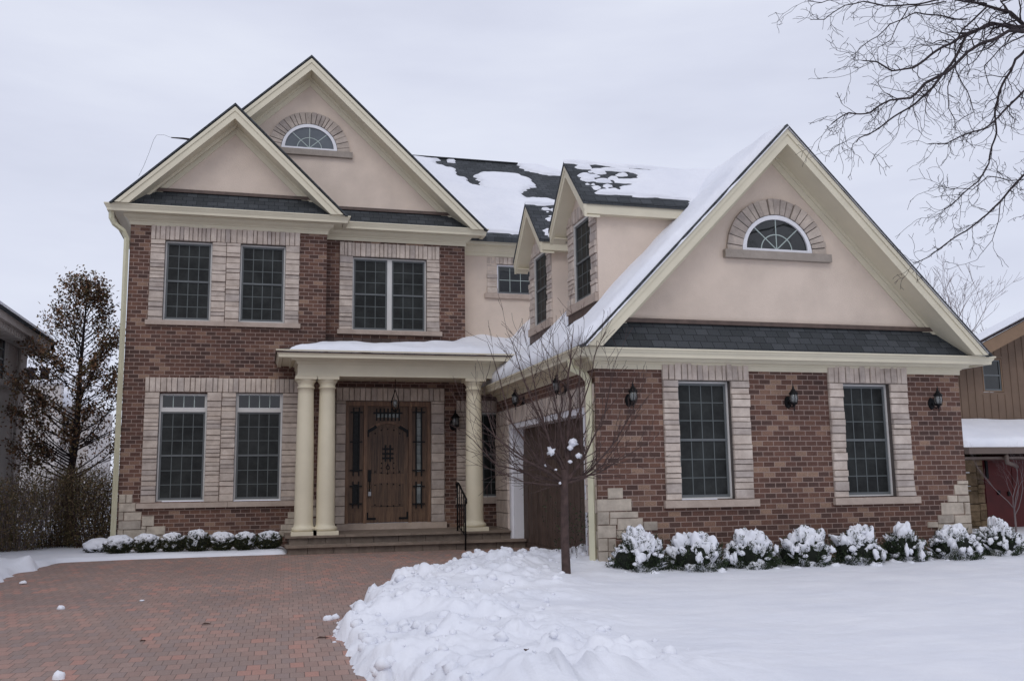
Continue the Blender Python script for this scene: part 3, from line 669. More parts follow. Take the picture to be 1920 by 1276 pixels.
def sidelight(a,b,gx):
    s=MB(); FE.box(s,a,b,v0,v1-.1,-.11,-.07)
    zt_,zb_=q(gx,150)[1],q(gx,705)[1]; zt2,zb2=q(gx,820)[1],q(gx,1000)[1]
    FE.box(s,a+.03,b-.03,v0+.04,v0+.22,-.07,-.06)
    o=s.build('sidelight','wood',door)
    c=q(gx,500)[0]; w=.066
    g=MB(); FE.box(g,c-w,c+w,zb_,zt_,-.07,-.066); FE.box(g,c-w,c+w,zb2,zt2,-.07,-.066); g.build('glass','black' if gx<300 else 'sideglass',o)
    m=MB()
    for dx in (-.058,.058): FE.box(m,c+dx-.014,c+dx+.014,zb_-.09,zt_+.08,-.05,-.03); FE.box(m,c+dx-.014,c+dx+.014,zb2-.09,zt2+.06,-.05,-.03)
    for z in (zt_-.02,q(gx,430)[1],zb_+.03,zt2-.04,zb2): FE.box(m,c-.13,c+.13,z-.013,z+.013,-.052,-.028)
    k=0
    z=zb_
    while z<zt_-.1: z+=.19; FE.box(m,c-w,c+w,z-.004,z+.004,-.062,-.058)
    m.build('iron_grille','iron',o)
M['black']=m_glass('dark_glass',(.004,.004,.004),.2,.4,.15); M['sideglass']=m_glass('side_glass',(.16,.18,.17),.12,.5,.6)
sidelight(u0+.07,xa-.035,138); sidelight(xb+.035,u1-.07,715)
sl=MB(); FE.box(sl,xa+.037,xb-.037,v0+.01,v1-.105,-.11,-.07); slab=sl.build('door_leaf','wood',door)
cx=(xa+xb)/2; hw=(xb-xa)/2-.04
# arched planked panels
pl=MB(); 
def archz(x,zs,za): t=(x-cx)/(hw*.86); return zs+(za-zs)*math.sqrt(max(0,1-t*t*.98)) 
zs,za=q(0,375)[1],q(0,290)[1]; zp=q(0,725)[1]; np_=6
for i in range(np_):
    a=cx-hw*.78+2*hw*.78*i/np_; b=cx-hw*.78+2*hw*.78*(i+1)/np_
    FE.poly(pl,[(a+.006,zp),(b-.006,zp),(b-.006,archz(b,zs,za)),((a+b)/2,archz((a+b)/2,zs,za)),(a+.002,archz(a,zs,za))],-.07,-.058)
    FE.poly(pl,[(a+.002,q(0,1030)[1]),(b-.002,q(0,1030)[1]),(b-.002,archz(b,q(0,830)[1],q(0,812)[1])),((a+b)/2,archz((a+b)/2,q(0,830)[1],q(0,812)[1])),(a+.002,archz(a,q(0,830)[1],q(0,812)[1]))],-.07,-.058)
pl.build('door_panel','wood_dark',slab)
gv_=MB(); FE.box(gv_,cx-hw*.78,cx+hw*.78,zp-.004,q(0,375)[1],-.07,-.066); FE.box(gv_,cx-hw*.78,cx+hw*.78,q(0,1034)[1],q(0,826)[1],-.07,-.066); gv_.build('panel_gap_shade','wood_gap_shade',slab)  # dark backing behind the planks, gap shade painted in
mo=MB(); pr_=None
for i in range(25):
    x=cx-hw+2*hw*i/24; z=q(0,345)[1]+(q(0,250)[1]-q(0,345)[1])*math.cos((x-cx)/hw*math.pi/2)**.75 if abs(x-cx)<hw*.999 else q(0,345)[1]
    if pr_: FE.bar(mo,pr_,(x,z),.055,-.07,-.035)
    pr_=(x,z)
mo.build('arch_moulding','wood_light',slab)
dg=MB(); FE.box(dg,cx-.26,cx+.26,q(0,205)[1],q(0,168)[1],-.07,-.064); dg.build('glass','sideglass',slab)
ir=MB()
FE.box(ir,cx-.31,cx+.31,q(0,170)[1],q(0,155)[1],-.066,-.04)
for i in range(7): x=cx-.24+.48*i/6; FE.box(ir,x-.015,x+.015,q(0,235)[1],q(0,120)[1],-.062,-.045)
ir.build('iron_grille','iron',slab); ir=MB()
for dx in(-.05,.05): FE.box(ir,cx+dx-.017,cx+dx+.017,q(0,615)[1],q(0,460)[1],-.058,-.036)
for y in(497,541,582): FE.box(ir,cx-.12,cx+.12,q(0,y+8)[1],q(0,y-8)[1],-.056,-.034)
ir.build('iron_grille','iron',slab)
nl=MB()
for x,y in [(315,352),(372,322),(430,313),(487,322),(540,352),(313,705),(370,714),(428,720),(484,714),(539,704),(313,828),(370,820),(428,816),(484,820),(541,828),(313,1010),(370,1018),(428,1021),(484,1018),(541,1008),(374,625),(486,625),(372,672),(486,672)]:
    a,b=q(x,y); vs=[FE.p(a+.017*math.cos(k*1.047),b+.017*math.sin(k*1.047),-.058) for k in range(6)]+[FE.p(a,b,-.045)]; nl.add(vs,[(k,(k+1)%6,6) for k in range(6)])
nl.build('nail_heads','iron',slab)
for sx in(-1,1):
    X0=cx+sx*(hw-.012)
    br=MB(); FE.bar(br,(X0,v0+.08),(X0,v0+.22),.04,-.07,-.048); FE.bar(br,(X0+sx*.018,v0+.09),(X0-sx*.18,v0+.09),.04,-.07,-.0485); br.build('corner_bracket','iron',slab)
    br=MB(); FE.bar(br,(X0,q(0,385)[1]),(X0,q(0,330)[1]),.04,-.058,-.033); FE.bar(br,(X0,q(0,335)[1]),(X0-sx*.18,q(0,288)[1]),.065,-.058,-.034); br.build('corner_bracket','iron',slab)
kn=MB(); k0=q(430,665); pts=[FE.p(k0[0]+.035*math.sin(t*math.pi/8),k0[1]-.0+.04*math.cos(t*math.pi/8),-.045) for t in range(17)]; kn.tube(pts,.008,6); FE.poly(kn,[(k0[0]-.025,k0[1]+.03),(k0[0]+.025,k0[1]+.03),(k0[0],k0[1]+.09)],-.06,-.045); kn.build('knocker','iron',slab)
hd=MB(); h0=q(262,740); FE.box(hd,h0[0]-.035,h0[0]+.035,q(0,800)[1],q(0,690)[1],-.07,-.05); hd.tube([FE.p(h0[0],q(0,790)[1],-.05),FE.p(h0[0],q(0,800)[1],.0),FE.p(h0[0],q(0,870)[1],.0),FE.p(h0[0],q(0,885)[1],-.05)],.01,6); hd.build('door_handle','iron',slab)
lb=MB(); FE.box(lb,h0[0]-.03,h0[0]+.03,q(0,932)[1],q(0,893)[1],-.05,.0); lb.tube([FE.p(h0[0]-.02,q(0,893)[1],-.02),FE.p(h0[0]-.02,q(0,870)[1],-.02),FE.p(h0[0]+.02,q(0,870)[1],-.02),FE.p(h0[0]+.02,q(0,893)[1],-.02)],.006,6)
tag(lb.build('key_lockbox','silver'),'small silver key lockbox hanging from the handle of the wooden entry door','lockbox')
# ---- garage door
gd=empty('garage_door',(CX+.25,16,.1),house)
ja=MB(); W0,W1=-18.35,-13.68
FGL.box(ja,W0,W0+.12,.08,2.55,-.3,.0); FGL.box(ja,W0+.12,W0+.20,.08,2.50,-.3,-.05); FGL.box(ja,W1-.12,W1,.08,2.55,-.3,.0); FGL.box(ja,W0+.12,W1-.12,2.45,2.55,-.3,-.003)
ja.build('door_casing','whiteframe',gd)
gp=MB(); a,b=W0+.20,W1-.12; 
FGL.box(gp,a,b,.1,2.45,-.30,-.26)
n=int((b-a)/.155)
for i in range(n):
    x=a+(b-a)*i/n; x2=a+(b-a)*(i+1)/n
    FGL.box(gp,x+.006,x2-.006,.26,1.82,-.26,-.245); FGL.box(gp,x+.006,x2-.006,1.97,2.44,-.26,-.248)
    if i%2==0: FGL.box(gp,x-.02,x+.02,.26,1.82,-.245,-.232)
FGL.box(gp,a,b,.1,.25,-.26,-.235); FGL.box(gp,a,b,1.83,1.96,-.26,-.236)
gp.build('door_panel','gdoor',gd)
sm=MB(); stack(sm,FGL,-19.35,W0,-.05,2.55,(.2,.25,.3,.16),.03); soldiers(sm,FGL,-19.35,-13.25,2.55,2.86,.2,.03); stack(sm,FGL,W1,-13.25,-.05,2.55,(.2,.25,.3),.03)
FGL.box(sm,-19.34,W0-.003,-.05,2.55,-.02,-.01,1); FGL.box(sm,-19.34,-13.26,2.552,2.85,-.02,-.01,1)
sm.build('stone_surround',['stone','mortar'],house)
# ================================================================ lanterns, rail
def make_lantern(loc):
    t=empty('wall_lantern',loc); x,y,z=loc
    by=y-.17
    p=MB(); vs=[]; n=20
    p.hexa([(x+.055*math.cos(a),y-.022,z-.05+.085*math.sin(a)) for a in [2*math.pi*k/n for k in range(n)]][::1],[(x+.065*math.cos(a),y+.0,z-.05+.1*math.sin(a)) for a in [2*math.pi*k/n for k in range(n)]])
    p.build('wall_plate','iron',t)
    a=MB(); a.tube([(x,y-.02,z-.04),(x,y-.06,z-.11),(x,y-.12,z-.135),(x,by,z-.10)],[.011,.010,.009,.01],6); a.tube([(x,y-.02,z-.02),(x,y-.05,z+.01),(x,y-.085,z-.02),(x,y-.10,z-.075)],.006,6); a.build('arm','iron',t)
    g=MB(); g.lathe([(.038,z-.075),(.052,z-.05),(.060,z-.01),(.058,z+.03),(.05,z+.065)],x,by,16); g.build('lamp_glass','bulb',t)
    f=MB()
    f.lathe([(.0,z-.20),(.007,z-.195),(.010,z-.175),(.005,z-.16),(.012,z-.14),(.016,z-.12),(.028,z-.105),(.05,z-.09),(.06,z-.08),(.055,z-.07),(.03,z-.07)],x,by,16)
    for k in range(6):
        an=2*math.pi*k/6+.3; f.tube([(x+.054*math.cos(an),by+.054*math.sin(an),z-.075),(x+.064*math.cos(an),by+.064*math.sin(an),z-.01),(x+.056*math.cos(an),by+.056*math.sin(an),z+.065)],.005,4)
    f.build('cage','iron',t)
    c=MB(); c.lathe([(.03,z+.062),(.066,z+.062),(.074,z+.072),(.072,z+.08),(.05,z+.10),(.032,z+.13),(.02,z+.145),(.014,z+.165),(.017,z+.172),(.008,z+.19),(.003,z+.235),(0,z+.24)],x,by,16); c.build('lamp_cap','iron',t)
    return t
def wallpt(px,py,Y): p=onY(px,py,Y-.17); return Vector((p.x,Y,p.z))
grp='black wall lanterns mounted on the brick walls'
la=make_lantern(tuple(wallpt(1187,742,GY))); tag(la,'black wall lantern on brick between the garage corner downspout and the first garage window','wall lantern',grp)
copy_thing(la,wallpt(1488,746,GY),0,'black wall lantern on the brick pier between the two garage windows')
copy_thing(la,wallpt(1759,749,GY),0,'black wall lantern on brick right of the second garage window')
for px,py,lab in ((966,748,'black lantern above the far end of the brown garage door, nearer the porch'),(1043,724,'black lantern above the middle of the brown garage door, behind young tree twigs')):
    p=onX(px,py,CX-.17); copy_thing(la,Vector((CX,p.y,p.z)),-math.pi/2,lab)
ent=copy_thing(la,wallpt(853,790,EY),0,'black wall lantern under the porch between the wooden door and the right column'); ent.scale=(1.35,1.35,1.2)
# pendant
pp=onY(741,752,19.0); t=empty('hanging_lantern',(pp.x,pp.y,3.56)); x,y,z=pp
m=MB(); m.tube([(x,y,3.56),(x,y,z+.22)],.006,5); m.build('chain','iron',t)
m=MB()
for k in range(4):
    a=k*math.pi/2+.6; c,s=math.cos(a),math.sin(a)
    m.tube([(x,y,z+.24),(x+.05*c,y+.05*s,z+.12),(x+.11*c,y+.11*s,z-.02),(x+.08*c,y+.08*s,z-.15),(x,y,z-.2)],.008,5)
m.lathe([(.0,z-.26),(.015,z-.24),(.01,z-.21),(.05,z-.2),(.07,z-.19),(.06,z-.18),(0,z-.18)],x,y,12); m.build('frame','iron',t)
m=MB(); m.lathe([(.03,z-.12),(.05,z-.06),(.05,z+.0),(.03,z+.03)],x,y,12); m.build('lamp_glass','bulb',t)
tag(t,'iron pendant lantern hanging under the porch ceiling in front of the door','pendant lantern')
# handrail
h=MB(); X=onY(858,996,18.5).x
h.tube([(X,18.5,PZ),(X,18.5,PZ+.92)],.018,6); h.tube([(X,17.75,.14),(X,17.75,1.1)],.018,6)
h.tube([(X,18.56,PZ+.84),(X,18.6,PZ+.90),(X,18.55,PZ+.94),(X,18.4,PZ+.93),(X,17.75,1.14),(X,17.66,1.1),(X,17.66,1.04),(X,17.72,1.02)],.02,6); h.tube([(X,18.5,PZ+.12),(X,17.75,.42)],.012,6)
for yy in (18.3,18.1,17.9): h.tube([(X,yy,PZ+.12-(18.5-yy)*.25),(X,yy,PZ+.92-(18.5-yy)*.33)],.01,5)
tag(h.build('handrail','iron'),'short black iron handrail beside the porch steps left of the right column','handrail')
# ================================================================ snow helpers
def seg_sd(px,py,poly):
    """signed distance (+inside) of arrays to polygon"""
    P=np.array(poly,float); n=len(P); d=np.full(px.shape,1e9); ins=np.zeros(px.shape,bool)
    for i in range(n):
        a=P[i]; b=P[(i+1)%n]; e=b-a; w0=px-a[0]; w1=py-a[1]; L2=max(e@e,1e-12)
        t=np.clip((w0*e[0]+w1*e[1])/L2,0,1); d=np.minimum(d,np.hypot(w0-e[0]*t,w1-e[1]*t))
        c=((a[1]>py)!=(b[1]>py))&(px<(e[0]*(py-a[1])/(e[1] if abs(e[1])>1e-12 else 1e-12)+a[0])); ins^=c
    return np.where(ins,d,-d)
def nzf(x,y,s,seed=0,oct=3):
    f=np.empty(x.shape); fx=x.ravel(); fy=y.ravel(); o=f.ravel()
    for i in range(fx.size): o[i]=noise.fractal(Vector((fx[i]*s,fy[i]*s,seed)),1.0,2.0,oct)
    return o.reshape(x.shape)
def snow_on(parent,o,u,v,n,ur,vr,polys,T=.1,res=.06,edge=.12,wob=.08,subtract=(),wscale=(3,3),r=.09,sink=-.02,smp=None,name='snow_layer',lump=.02):
    o=Vector(o);u=Vector(u);v=Vector(v);n=Vector(n)
    nu=int((ur[1]-ur[0])/res)+1; nv=int((vr[1]-vr[0])/res)+1
    A,B=np.meshgrid(np.linspace(ur[0],ur[1],nu),np.linspace(vr[0],vr[1],nv),indexing='ij')
    W=nzf(A*wscale[0],B*wscale[1],1.0,3.1)
    D=np.full(A.shape,-1e9)
    for p in polys: D=np.maximum(D,seg_sd(A,B,p))
    D=D+W*wob
    for p in subtract: D=np.minimum(D,-seg_sd(A,B,p)+W*wob*.4)
    W2=nzf(A,B,1.4,9.7)
    H=np.where(D>0,T*(1-np.exp(-np.maximum(D,0)/r))+(W2*lump)*np.clip(D/.1,0,1),np.maximum(D*.6,sink))
    keep=D>-1.6*res
    idx=-np.ones(A.shape,int); vs=[]; mb=MB()
    kf=keep[:-1,:-1]|keep[1:,:-1]|keep[:-1,1:]|keep[1:,1:]
    kf=(D[:-1,:-1]>-res*1.5)|(D[1:,:-1]>-res*1.5)|(D[:-1,1:]>-res*1.5)|(D[1:,1:]>-res*1.5)
    fs=[]
    def vid(i,j):
        if idx[i,j]<0:
            idx[i,j]=len(vs); vs.append(o+u*A[i,j]+v*B[i,j]+n*H[i,j])
        return idx[i,j]
    for i,j in zip(*np.nonzero(kf)): fs.append((vid(i,j),vid(i+1,j),vid(i+1,j+1),vid(i,j+1)))
    mb.add(vs,fs,0,True); return mb.build(name,'snow',parent)
# garage roof left slope: u along +Y, v up the slope
gn=Vector((-sG,0,1)).normalized(); gv=Vector((1,0,sG)).normalized(); L_sl=3.44/gv.x
go=Vector((7.93-3.44,12.64,eG+.035))
def gy(y): return y-12.64
def dorm_poly(yc): # footprint of dormer on slope
    v0=(DX-go.x)/gv.x; return [(gy(yc-.74),v0-.0),(gy(yc+.74),v0-.0),(gy(yc+.74),9),(gy(yc-.74),9)]
def bare(yc): v0=(DX-go.x)/gv.x; return [(gy(yc-.70),v0-.16),(gy(yc+.45),v0-.22),(gy(yc+.95),v0-.42),(gy(yc+.8),v0+.1),(gy(yc-.70),v0+.1)]
snow_on(roofG,go,(0,1,0),gv,gn,(0.0,7.75),(-.05,L_sl+.05),[[(.05,-.03),(7.7,-.03),(7.7,L_sl+.02),(.05,L_sl+.02)]],T=.14,res=.05,wob=.02,subtract=[bare(14.84),bare(17.33)],r=.05,lump=.03)
# right slope (seen only from elsewhere)
gn2=Vector((sG,0,1)).normalized(); gv2=Vector((-1,0,sG)).normalized()
snow_on(roofG,(7.93+3.44,12.64,eG+.035),(0,1,0),gv2,gn2,(0,7.7),(0,L_sl),[[(.12,.1),(7.6,.1),(7.6,L_sl),(.12,L_sl)]],T=.08,res=.15,wob=.05)
# drift in the valley at the stucco wall
v_=MB()
# dormer roofs (slope facing the camera: -Y side)
def dormer_snow(ro,yc,polys_px,z,ox,oy,spots,T=.05):
    ve,va=4.42+zW,5.38+zW; k=(va-ve)/.96
    n=Vector((0,-k,1)).normalized(); v=Vector((0,1,k)).normalized(); u=Vector((1,0,0)); o=Vector((DX-.3,yc-.96,ve+.04))
    def m(x,y):
        p=onPl(*cp(z,ox,oy,x,y),o,n)-o; return (p.dot(u),p.dot(v))
    P=[[m(*q) for q in poly] for poly in polys_px]
    for x,y,a,b in spots: P.append([m(x+a*math.cos(t),y+b*math.sin(t)) for t in [2*math.pi*i/10 for i in range(10)]])
    P.append([(0,1.30),(3.0,1.30),(3.0,1.42),(0,1.42)])
    snow_on(ro,o,u,v,n,(0,3.05),(0,1.40),P,T=T,res=.026,wob=.075,wscale=(2.2,9),r=.04,sink=-.015,lump=.012)
    n2=Vector((0,k,1)).normalized(); v2=Vector((0,-1,k)).normalized()
    snow_on(ro,(DX-.3,yc+.96,ve+.04),u,v2,n2,(0,3.05),(0,1.37),[[(.25,.05),(3,.05),(3,1.4),(.0,1.42)]],T=.07,res=.06,wob=.04)
dormer_snow(d1,14.84,[[(400,262),(560,268),(800,262),(1100,240),(1100,460),(760,445),(735,428),(600,415),(450,408),(350,400),(370,360),(440,340),(330,320),(490,305)],[(230,370),(340,365),(400,395),(330,398),(240,392)]],2.967,1040,230,[(160,250),(240,272,28,8)][1:]+[(165,248,35,7),(320,262,110,7),(190,276,22,7),(165,294,22,7),(232,297,30,7),(325,306,24,7),(187,317,30,9),(262,323,35,8),(215,340,5,4),(300,347,30,9),(180,338,9,5),(232,366,26,11),(290,386,52,6),(370,290,22,6),(253,281,30,7)])
dormer_snow(d2,17.33,[[(200,490),(250,505),(330,512),(420,515),(420,562),(300,558),(215,535),(235,522),(200,508)]],3.36,960,280,[(215,376,14,5),(258,380,9,5),(217,397,16,6),(240,442,11,7),(255,420,6,5)])
# main roof
u=Vector((1,0,0)); v=Vector((0,1,slope)).normalized(); o=Vector((0,19.95,5.40+zW+.01))
def mm(x,y): p=onPl(*cp(3.04,640,240,x,y),o,RN)-o; return (p.x,p.dot(v))
MP=[[(300,150),(385,160),(470,166),(565,182),(530,200),(560,215),(640,235),(690,290),(760,330),(815,345),(790,310),(765,275),(810,260),(900,262),(990,265),(1060,285),(1105,325),(1055,345),(1020,370),(1045,400),(1075,405),(1300,420),(1300,640),(1030,602),(835,592),(700,575),(300,300)],[(1003,206),(1120,210),(1260,250),(1262,266),(1185,268),(1105,252),(1050,240),(1015,222)],[(610,184),(640,186),(640,196),(612,194)],[(800,620),(835,640),(1010,652),(1010,680),(790,660)],[(945,600),(985,600),(985,610),(945,608)]]
snow_on(roofA,o,u,v,RN,(1.2,9.2),(0,5.0),[[mm(*q) for q in p] for p in MP],T=.07,res=.03,wob=.13,wscale=(1.6,8),r=.06,lump=.015)
# porch roof
pn=Vector((0,-(zt-ze),2.1)).normalized(); pv=Vector((0,2.1,zt-ze)).normalized()
snow_on(porchroof,(0,17.9,ze+.0),(1,0,0),pv,pn,(.25,5.6),(-.02,2.25),[[(.42,.02),(5.6,.02),(5.6,1.9),(4.2,1.6),(3.0,1.1),(2.2,.95),(1.3,.9),(1.0,.9)]],T=.12,res=.04,wob=.03,r=.07,lump=.04)
# drift against stucco wall over the valley
dv=[]
mbd=MB(); n_=40
rows=[]
for i in range(n_+1):
    x=3.6+2.9*i/n_; zr=max(roofz(x),4.34)+.04; k=min(1,i/8)
    rows.append([(x,SY-.9,zr-.02),(x,SY-.55,zr+.13*k+.02*math.sin(i*.9)),(x,SY-.25,zr+.2*k+.03*math.sin(i*.7)),(x,SY-.0,zr+.28*k+.04*math.sin(i*.5))])
vs=[p for r_ in rows for p in r_]; mbd.add(vs,[(i*4+k,(i+1)*4+k,(i+1)*4+k+1,i*4+k+1) for i in range(n_) for k in range(3)],0,True); mbd.build('snow_drift','snow',roofG)
gs=MB(); gs.tube([(11.18,GY-.37,1.895+zW),(11.3,GY-.37,1.91+zW),(11.42,GY-.37,1.915+zW),(11.52,GY-.37,1.9+zW)],[.01,.05,.045,.01],8); gs.build('snow_rim','snow',roofG)
# ================================================================ ground
def g1d(segs):
    out=[]
    for a,b,s in segs:
        n=max(1,int(round((b-a)/s))); out+=list(np.linspace(a,b,n,endpoint=False))
    return np.array(out+[segs[-1][1]])
xs=g1d([(-600,-100,60),(-100,-20,8),(-20,-6,1),(-6,-2.6,.06),(-2.6,.3,.07),(.3,5.4,.032),(5.4,9,.09),(9,14,.15),(14,24,.6),(24,100,8),(100,600,60)])
ys=g1d([(-60,2,6),(2,6,.3),(6,9,.03),(9,15.6,.036),(15.6,17.2,.12),(17.2,19.5,.06),(19.5,24,.25),(24,60,3),(60,700,60)])
X_,Y_=np.meshgrid(xs,ys,indexing='ij')
drive=[(-3.6,-60),(-3.75,8),(-3.72,15.3),(-3.55,16.6),(-3.3,17.95),(-2.2,18.12),(-.6,18.16),(.50,18.2),(.5,21.5),(6,21.5),(6,15.3),(4.6,15.1),(3.6,14.9),(2.85,14.3),(2.15,13.4),(1.66,12.4),(1.32,11.5),(1.06,10.6),(.90,9.7),(.82,9.1),(.75,8.4),(.74,7.8),(.93,7.2),(1.05,6.6),(1.0,5),(1.2,-60)]
D=-seg_sd(X_,Y_,drive)     # + = snow
Z=np.zeros(X_.shape)
for j in range(len(ys)): Z[:,j]=gz(ys[j])
near=(X_>-7)&(X_<10)&(Y_>4)&(Y_<20)
Wn=np.zeros(X_.shape); Wl=np.zeros(X_.shape); Wr=np.zeros(X_.shape)
ii=np.nonzero(near); 
def dome(x,y,f,sd,R=.5):
    c=noise.voronoi(Vector((x*f+noise.noise(Vector((x*3,y*3,sd)))*.35,y*f+noise.noise(Vector((x*3,y*3,sd+5)))*.35,sd)))
    q_=c[0][0]/R; h=noise.noise(Vector((c[1][0].x*3.1,c[1][0].y*3.1,sd)))*.5+.5
    return math.sqrt(max(0,1-q_*q_))*max(0,h-.25)*1.4/f
for i,j in zip(*ii):
    x=X_[i,j]; y=Y_[i,j]
    Wn[i,j]=noise.fractal(Vector((x*3.2,y*2.6,0)),.9,2.0,4); 
    Wr[i,j]=noise.fractal(Vector((x*1.1,y*.9,4)),1,2.0,3)
    if y<16.5 and -.5<x<5.4 or x<-3: Wl[i,j]=dome(x,y,2.4,0.3,.6)*.32+dome(x,y,5.0,7.3,.6)*.62+dome(x,y,9.0,3.3,.62)*.5
D=D+Wn*np.where(Y_>17.3,.03,.12)+Wr*.10*(X_>0)*(Y_<17)+Wl*1.6*np.clip(1-abs(D)/.4,0,1)*(Y_<17)-.02
right=(X_>-.5)&(Y_<17)
farf=np.clip((15.5-Y_)/1.5,.25,1)
D2=np.maximum(D,0)
Rp=np.zeros(X_.shape)
for i,j in zip(*np.nonzero((X_>-8)&(X_<22)&(Y_>4)&(Y_<19))): Rp[i,j]=noise.fractal(Vector((X_[i,j]*.9,Y_[i,j]*2.6,2)),1,2,3)
lawn=.10+.014*Wr+.013*Rp
ridge=np.where(right,(.125*np.exp(-((D-.8)/.6)**2)+.07*np.exp(-((D-1.9)/.8)**2))*(.6+.4*farf),.12*np.exp(-((D-.6)/.4)**2)*(X_<-3.2)*(Y_<17.2))
fade=np.clip(D/.18,0,1)
lump_w=np.exp(-((D-1.0)/1.15)**2)*(Y_<16.2)*right+.35*(X_<-3.2)*(Y_<17.6)*(D<1.2)
lump_w=lump_w*(.25+.75*np.clip(.55+1.6*Wr,0,1))
bed=(X_<.5)&(Y_>17)
edge=(1-np.exp(-D2/.05))
H=lawn*np.where(bed,.7,1)*edge+fade*(ridge*(1+.5*Wr)+lump_w*(Wn*.05+Wl))
H=np.where(D>0,H,np.maximum(D*.5,-.06))
Z2=Z+H
mb=MB(); nx,ny=X_.shape
vs=np.stack([X_,Y_,Z2],-1).reshape(-1,3)
a=(np.arange(nx-1)[:,None]*ny+np.arange(ny-1)[None,:]).ravel()
skip=((X_[:-1,:-1]>.6)&(X_[:-1,:-1]<5.9)&(Y_[:-1,:-1]>19.3)&(Y_[:-1,:-1]<19.8)).ravel()*False
fs=np.stack([a,a+ny,a+ny+1,a+1],-1)
random.seed(77)
ev=[];ef=[];cand=np.argwhere((D>.0)&(D<2.2)&right&(Y_>6)&(Y_<15.5)&(X_<5.2)); nb=len(vs)
for q_ in range(700):
    i,j=cand[random.randrange(len(cand))]
    if RND()<min(.8,D[i,j]/2.2): continue
    r_=.012+.06*RND()**3; c=(X_[i,j]+U(-.02,.02),Y_[i,j]+U(-.02,.02),Z2[i,j]+r_*.15); sd_=RND()*99; b0_=nb+len(ev)
    for a_ in range(6):
        th=math.pi*a_/5
        for k_ in range(7):
            an=2*math.pi*k_/7+sd_; d=Vector((math.sin(th)*math.cos(an),math.sin(th)*math.sin(an),math.cos(th)*.75)); w_=1+.55*noise.noise(d*1.7+Vector((sd_,0,0))); ev.append((c[0]+d.x*r_*w_,c[1]+d.y*r_*w_,c[2]+d.z*r_*w_))
    ef+=[(b0_+a_*7+k_,b0_+a_*7+(k_+1)%7,b0_+(a_+1)*7+(k_+1)%7,b0_+(a_+1)*7+k_) for a_ in range(5) for k_ in range(7)]
fl=fs.tolist()+ef
me=bpy.data.meshes.new('ground'); me.from_pydata(vs.tolist()+ev,[],fl); me.materials.append(M['snow']); me.polygons.foreach_set('use_smooth',[True]*len(fl)); me.update()
g_=bpy.data.objects.new('ground',me); COL.objects.link(g_); struct(g_)
dm=MB(); yy=list(np.linspace(-30,8,8))+list(np.linspace(8,18.6,12)[1:])
for k in range(len(yy)-1): dm.add([(-5,yy[k],gz(yy[k])),(5.2,yy[k],gz(yy[k])),(5.2,yy[k+1],gz(yy[k+1])),(-5,yy[k+1],gz(yy[k+1]))],[(0,1,2,3)])
struct(dm.build('driveway','paver',origin=(0,8,0)))
# snow lumps & litter on the driveway
def lump(px,py,r,lab,h=.8,grp='small snow lumps on the driveway'):
    p=onZ(px,py,gz(10)*.3); z=gz(p.y); p=onZ(px,py,z); mb=MB(); vs=[];n=14;m=8
    for i in range(m+1):
        th=math.pi*i/m
        for k in range(n):
            a=2*math.pi*k/n; d=Vector((math.sin(th)*math.cos(a),math.sin(th)*math.sin(a),math.cos(th))); q_=r*(1+.35*noise.noise(d*2+Vector((px,0,0))))
            vs.append((p.x+d.x*q_,p.y+d.y*q_,z+max(-.01,d.z*q_*h)))
    mb.add(vs,[(i*n+k,i*n+(k+1)%n,(i+1)*n+(k+1)%n,(i+1)*n+k) for i in range(m) for k in range(n)],0,True)
    tag(mb.build('snow_lump','snow'),lab,'snow lump',grp)
lump(615,1161,.055,'larger left snow lump of the touching pair on the pavers beside the snowbank'); lump(628,1158,.05,'right snow lump of the touching pair, against the snowbank edge')
lump(114,1140,.045,'lone small white snow lump on the left side of the driveway'); lump(266,1125,.028,'faint flat bit of snow in the middle left of the driveway',.4)
lump(110,1272,.045,'pointed bit of snow at the bottom left edge of the photo on the driveway',1.3); lump(43,1092,.05,'flat snow lump beside the left snowbank edge',.6); lump(627,1203,.02,'tiny white snow crumb near the lower edge of the snowbank',.5)
lump(763,1070,.05,'small peaked snow chunk on top of the snowbank by the upper driveway edge',1.5,'small snow chunks') if False else None
def leaf(px,py,l,w,lab,z0=0,rot=0):
    p=onZ(px,py,gz(9)); z=gz(p.y)+z0; p=onZ(px,py,z); mb=MB(); c,s=math.cos(rot),math.sin(rot); vs=[]
    for a,b,h in ((-1,0,.004),(-.4,.8,.02),(.4,.9,.012),(1,0,.006),(.4,-.8,.018),(-.4,-.9,.01),(0,0,.006)):
        x=a*l/2;y=b*w/2; vs.append((p.x+x*c-y*s,p.y+x*s+y*c,z+h))
    mb.add(vs,[(0,1,6),(1,2,6),(2,3,6),(3,4,6),(4,5,6),(5,0,6)]); tag(mb.build('dead_leaf','deadleaf'),lab,'leaf','fallen leaves')
leaf(387,1170,.10,.045,'dark curled leaf lying in the middle of the driveway'); leaf(268,1202,.06,.03,'reddish brown small leaf on the left of the driveway',rot=.3); leaf(605,1196,.13,.03,'dark twig-like leaf on the pavers beside the lower snowbank')
leaf(987,1220,.09,.03,'small dark leaf resting on the snowbank at the bottom',.28,rot=.9)
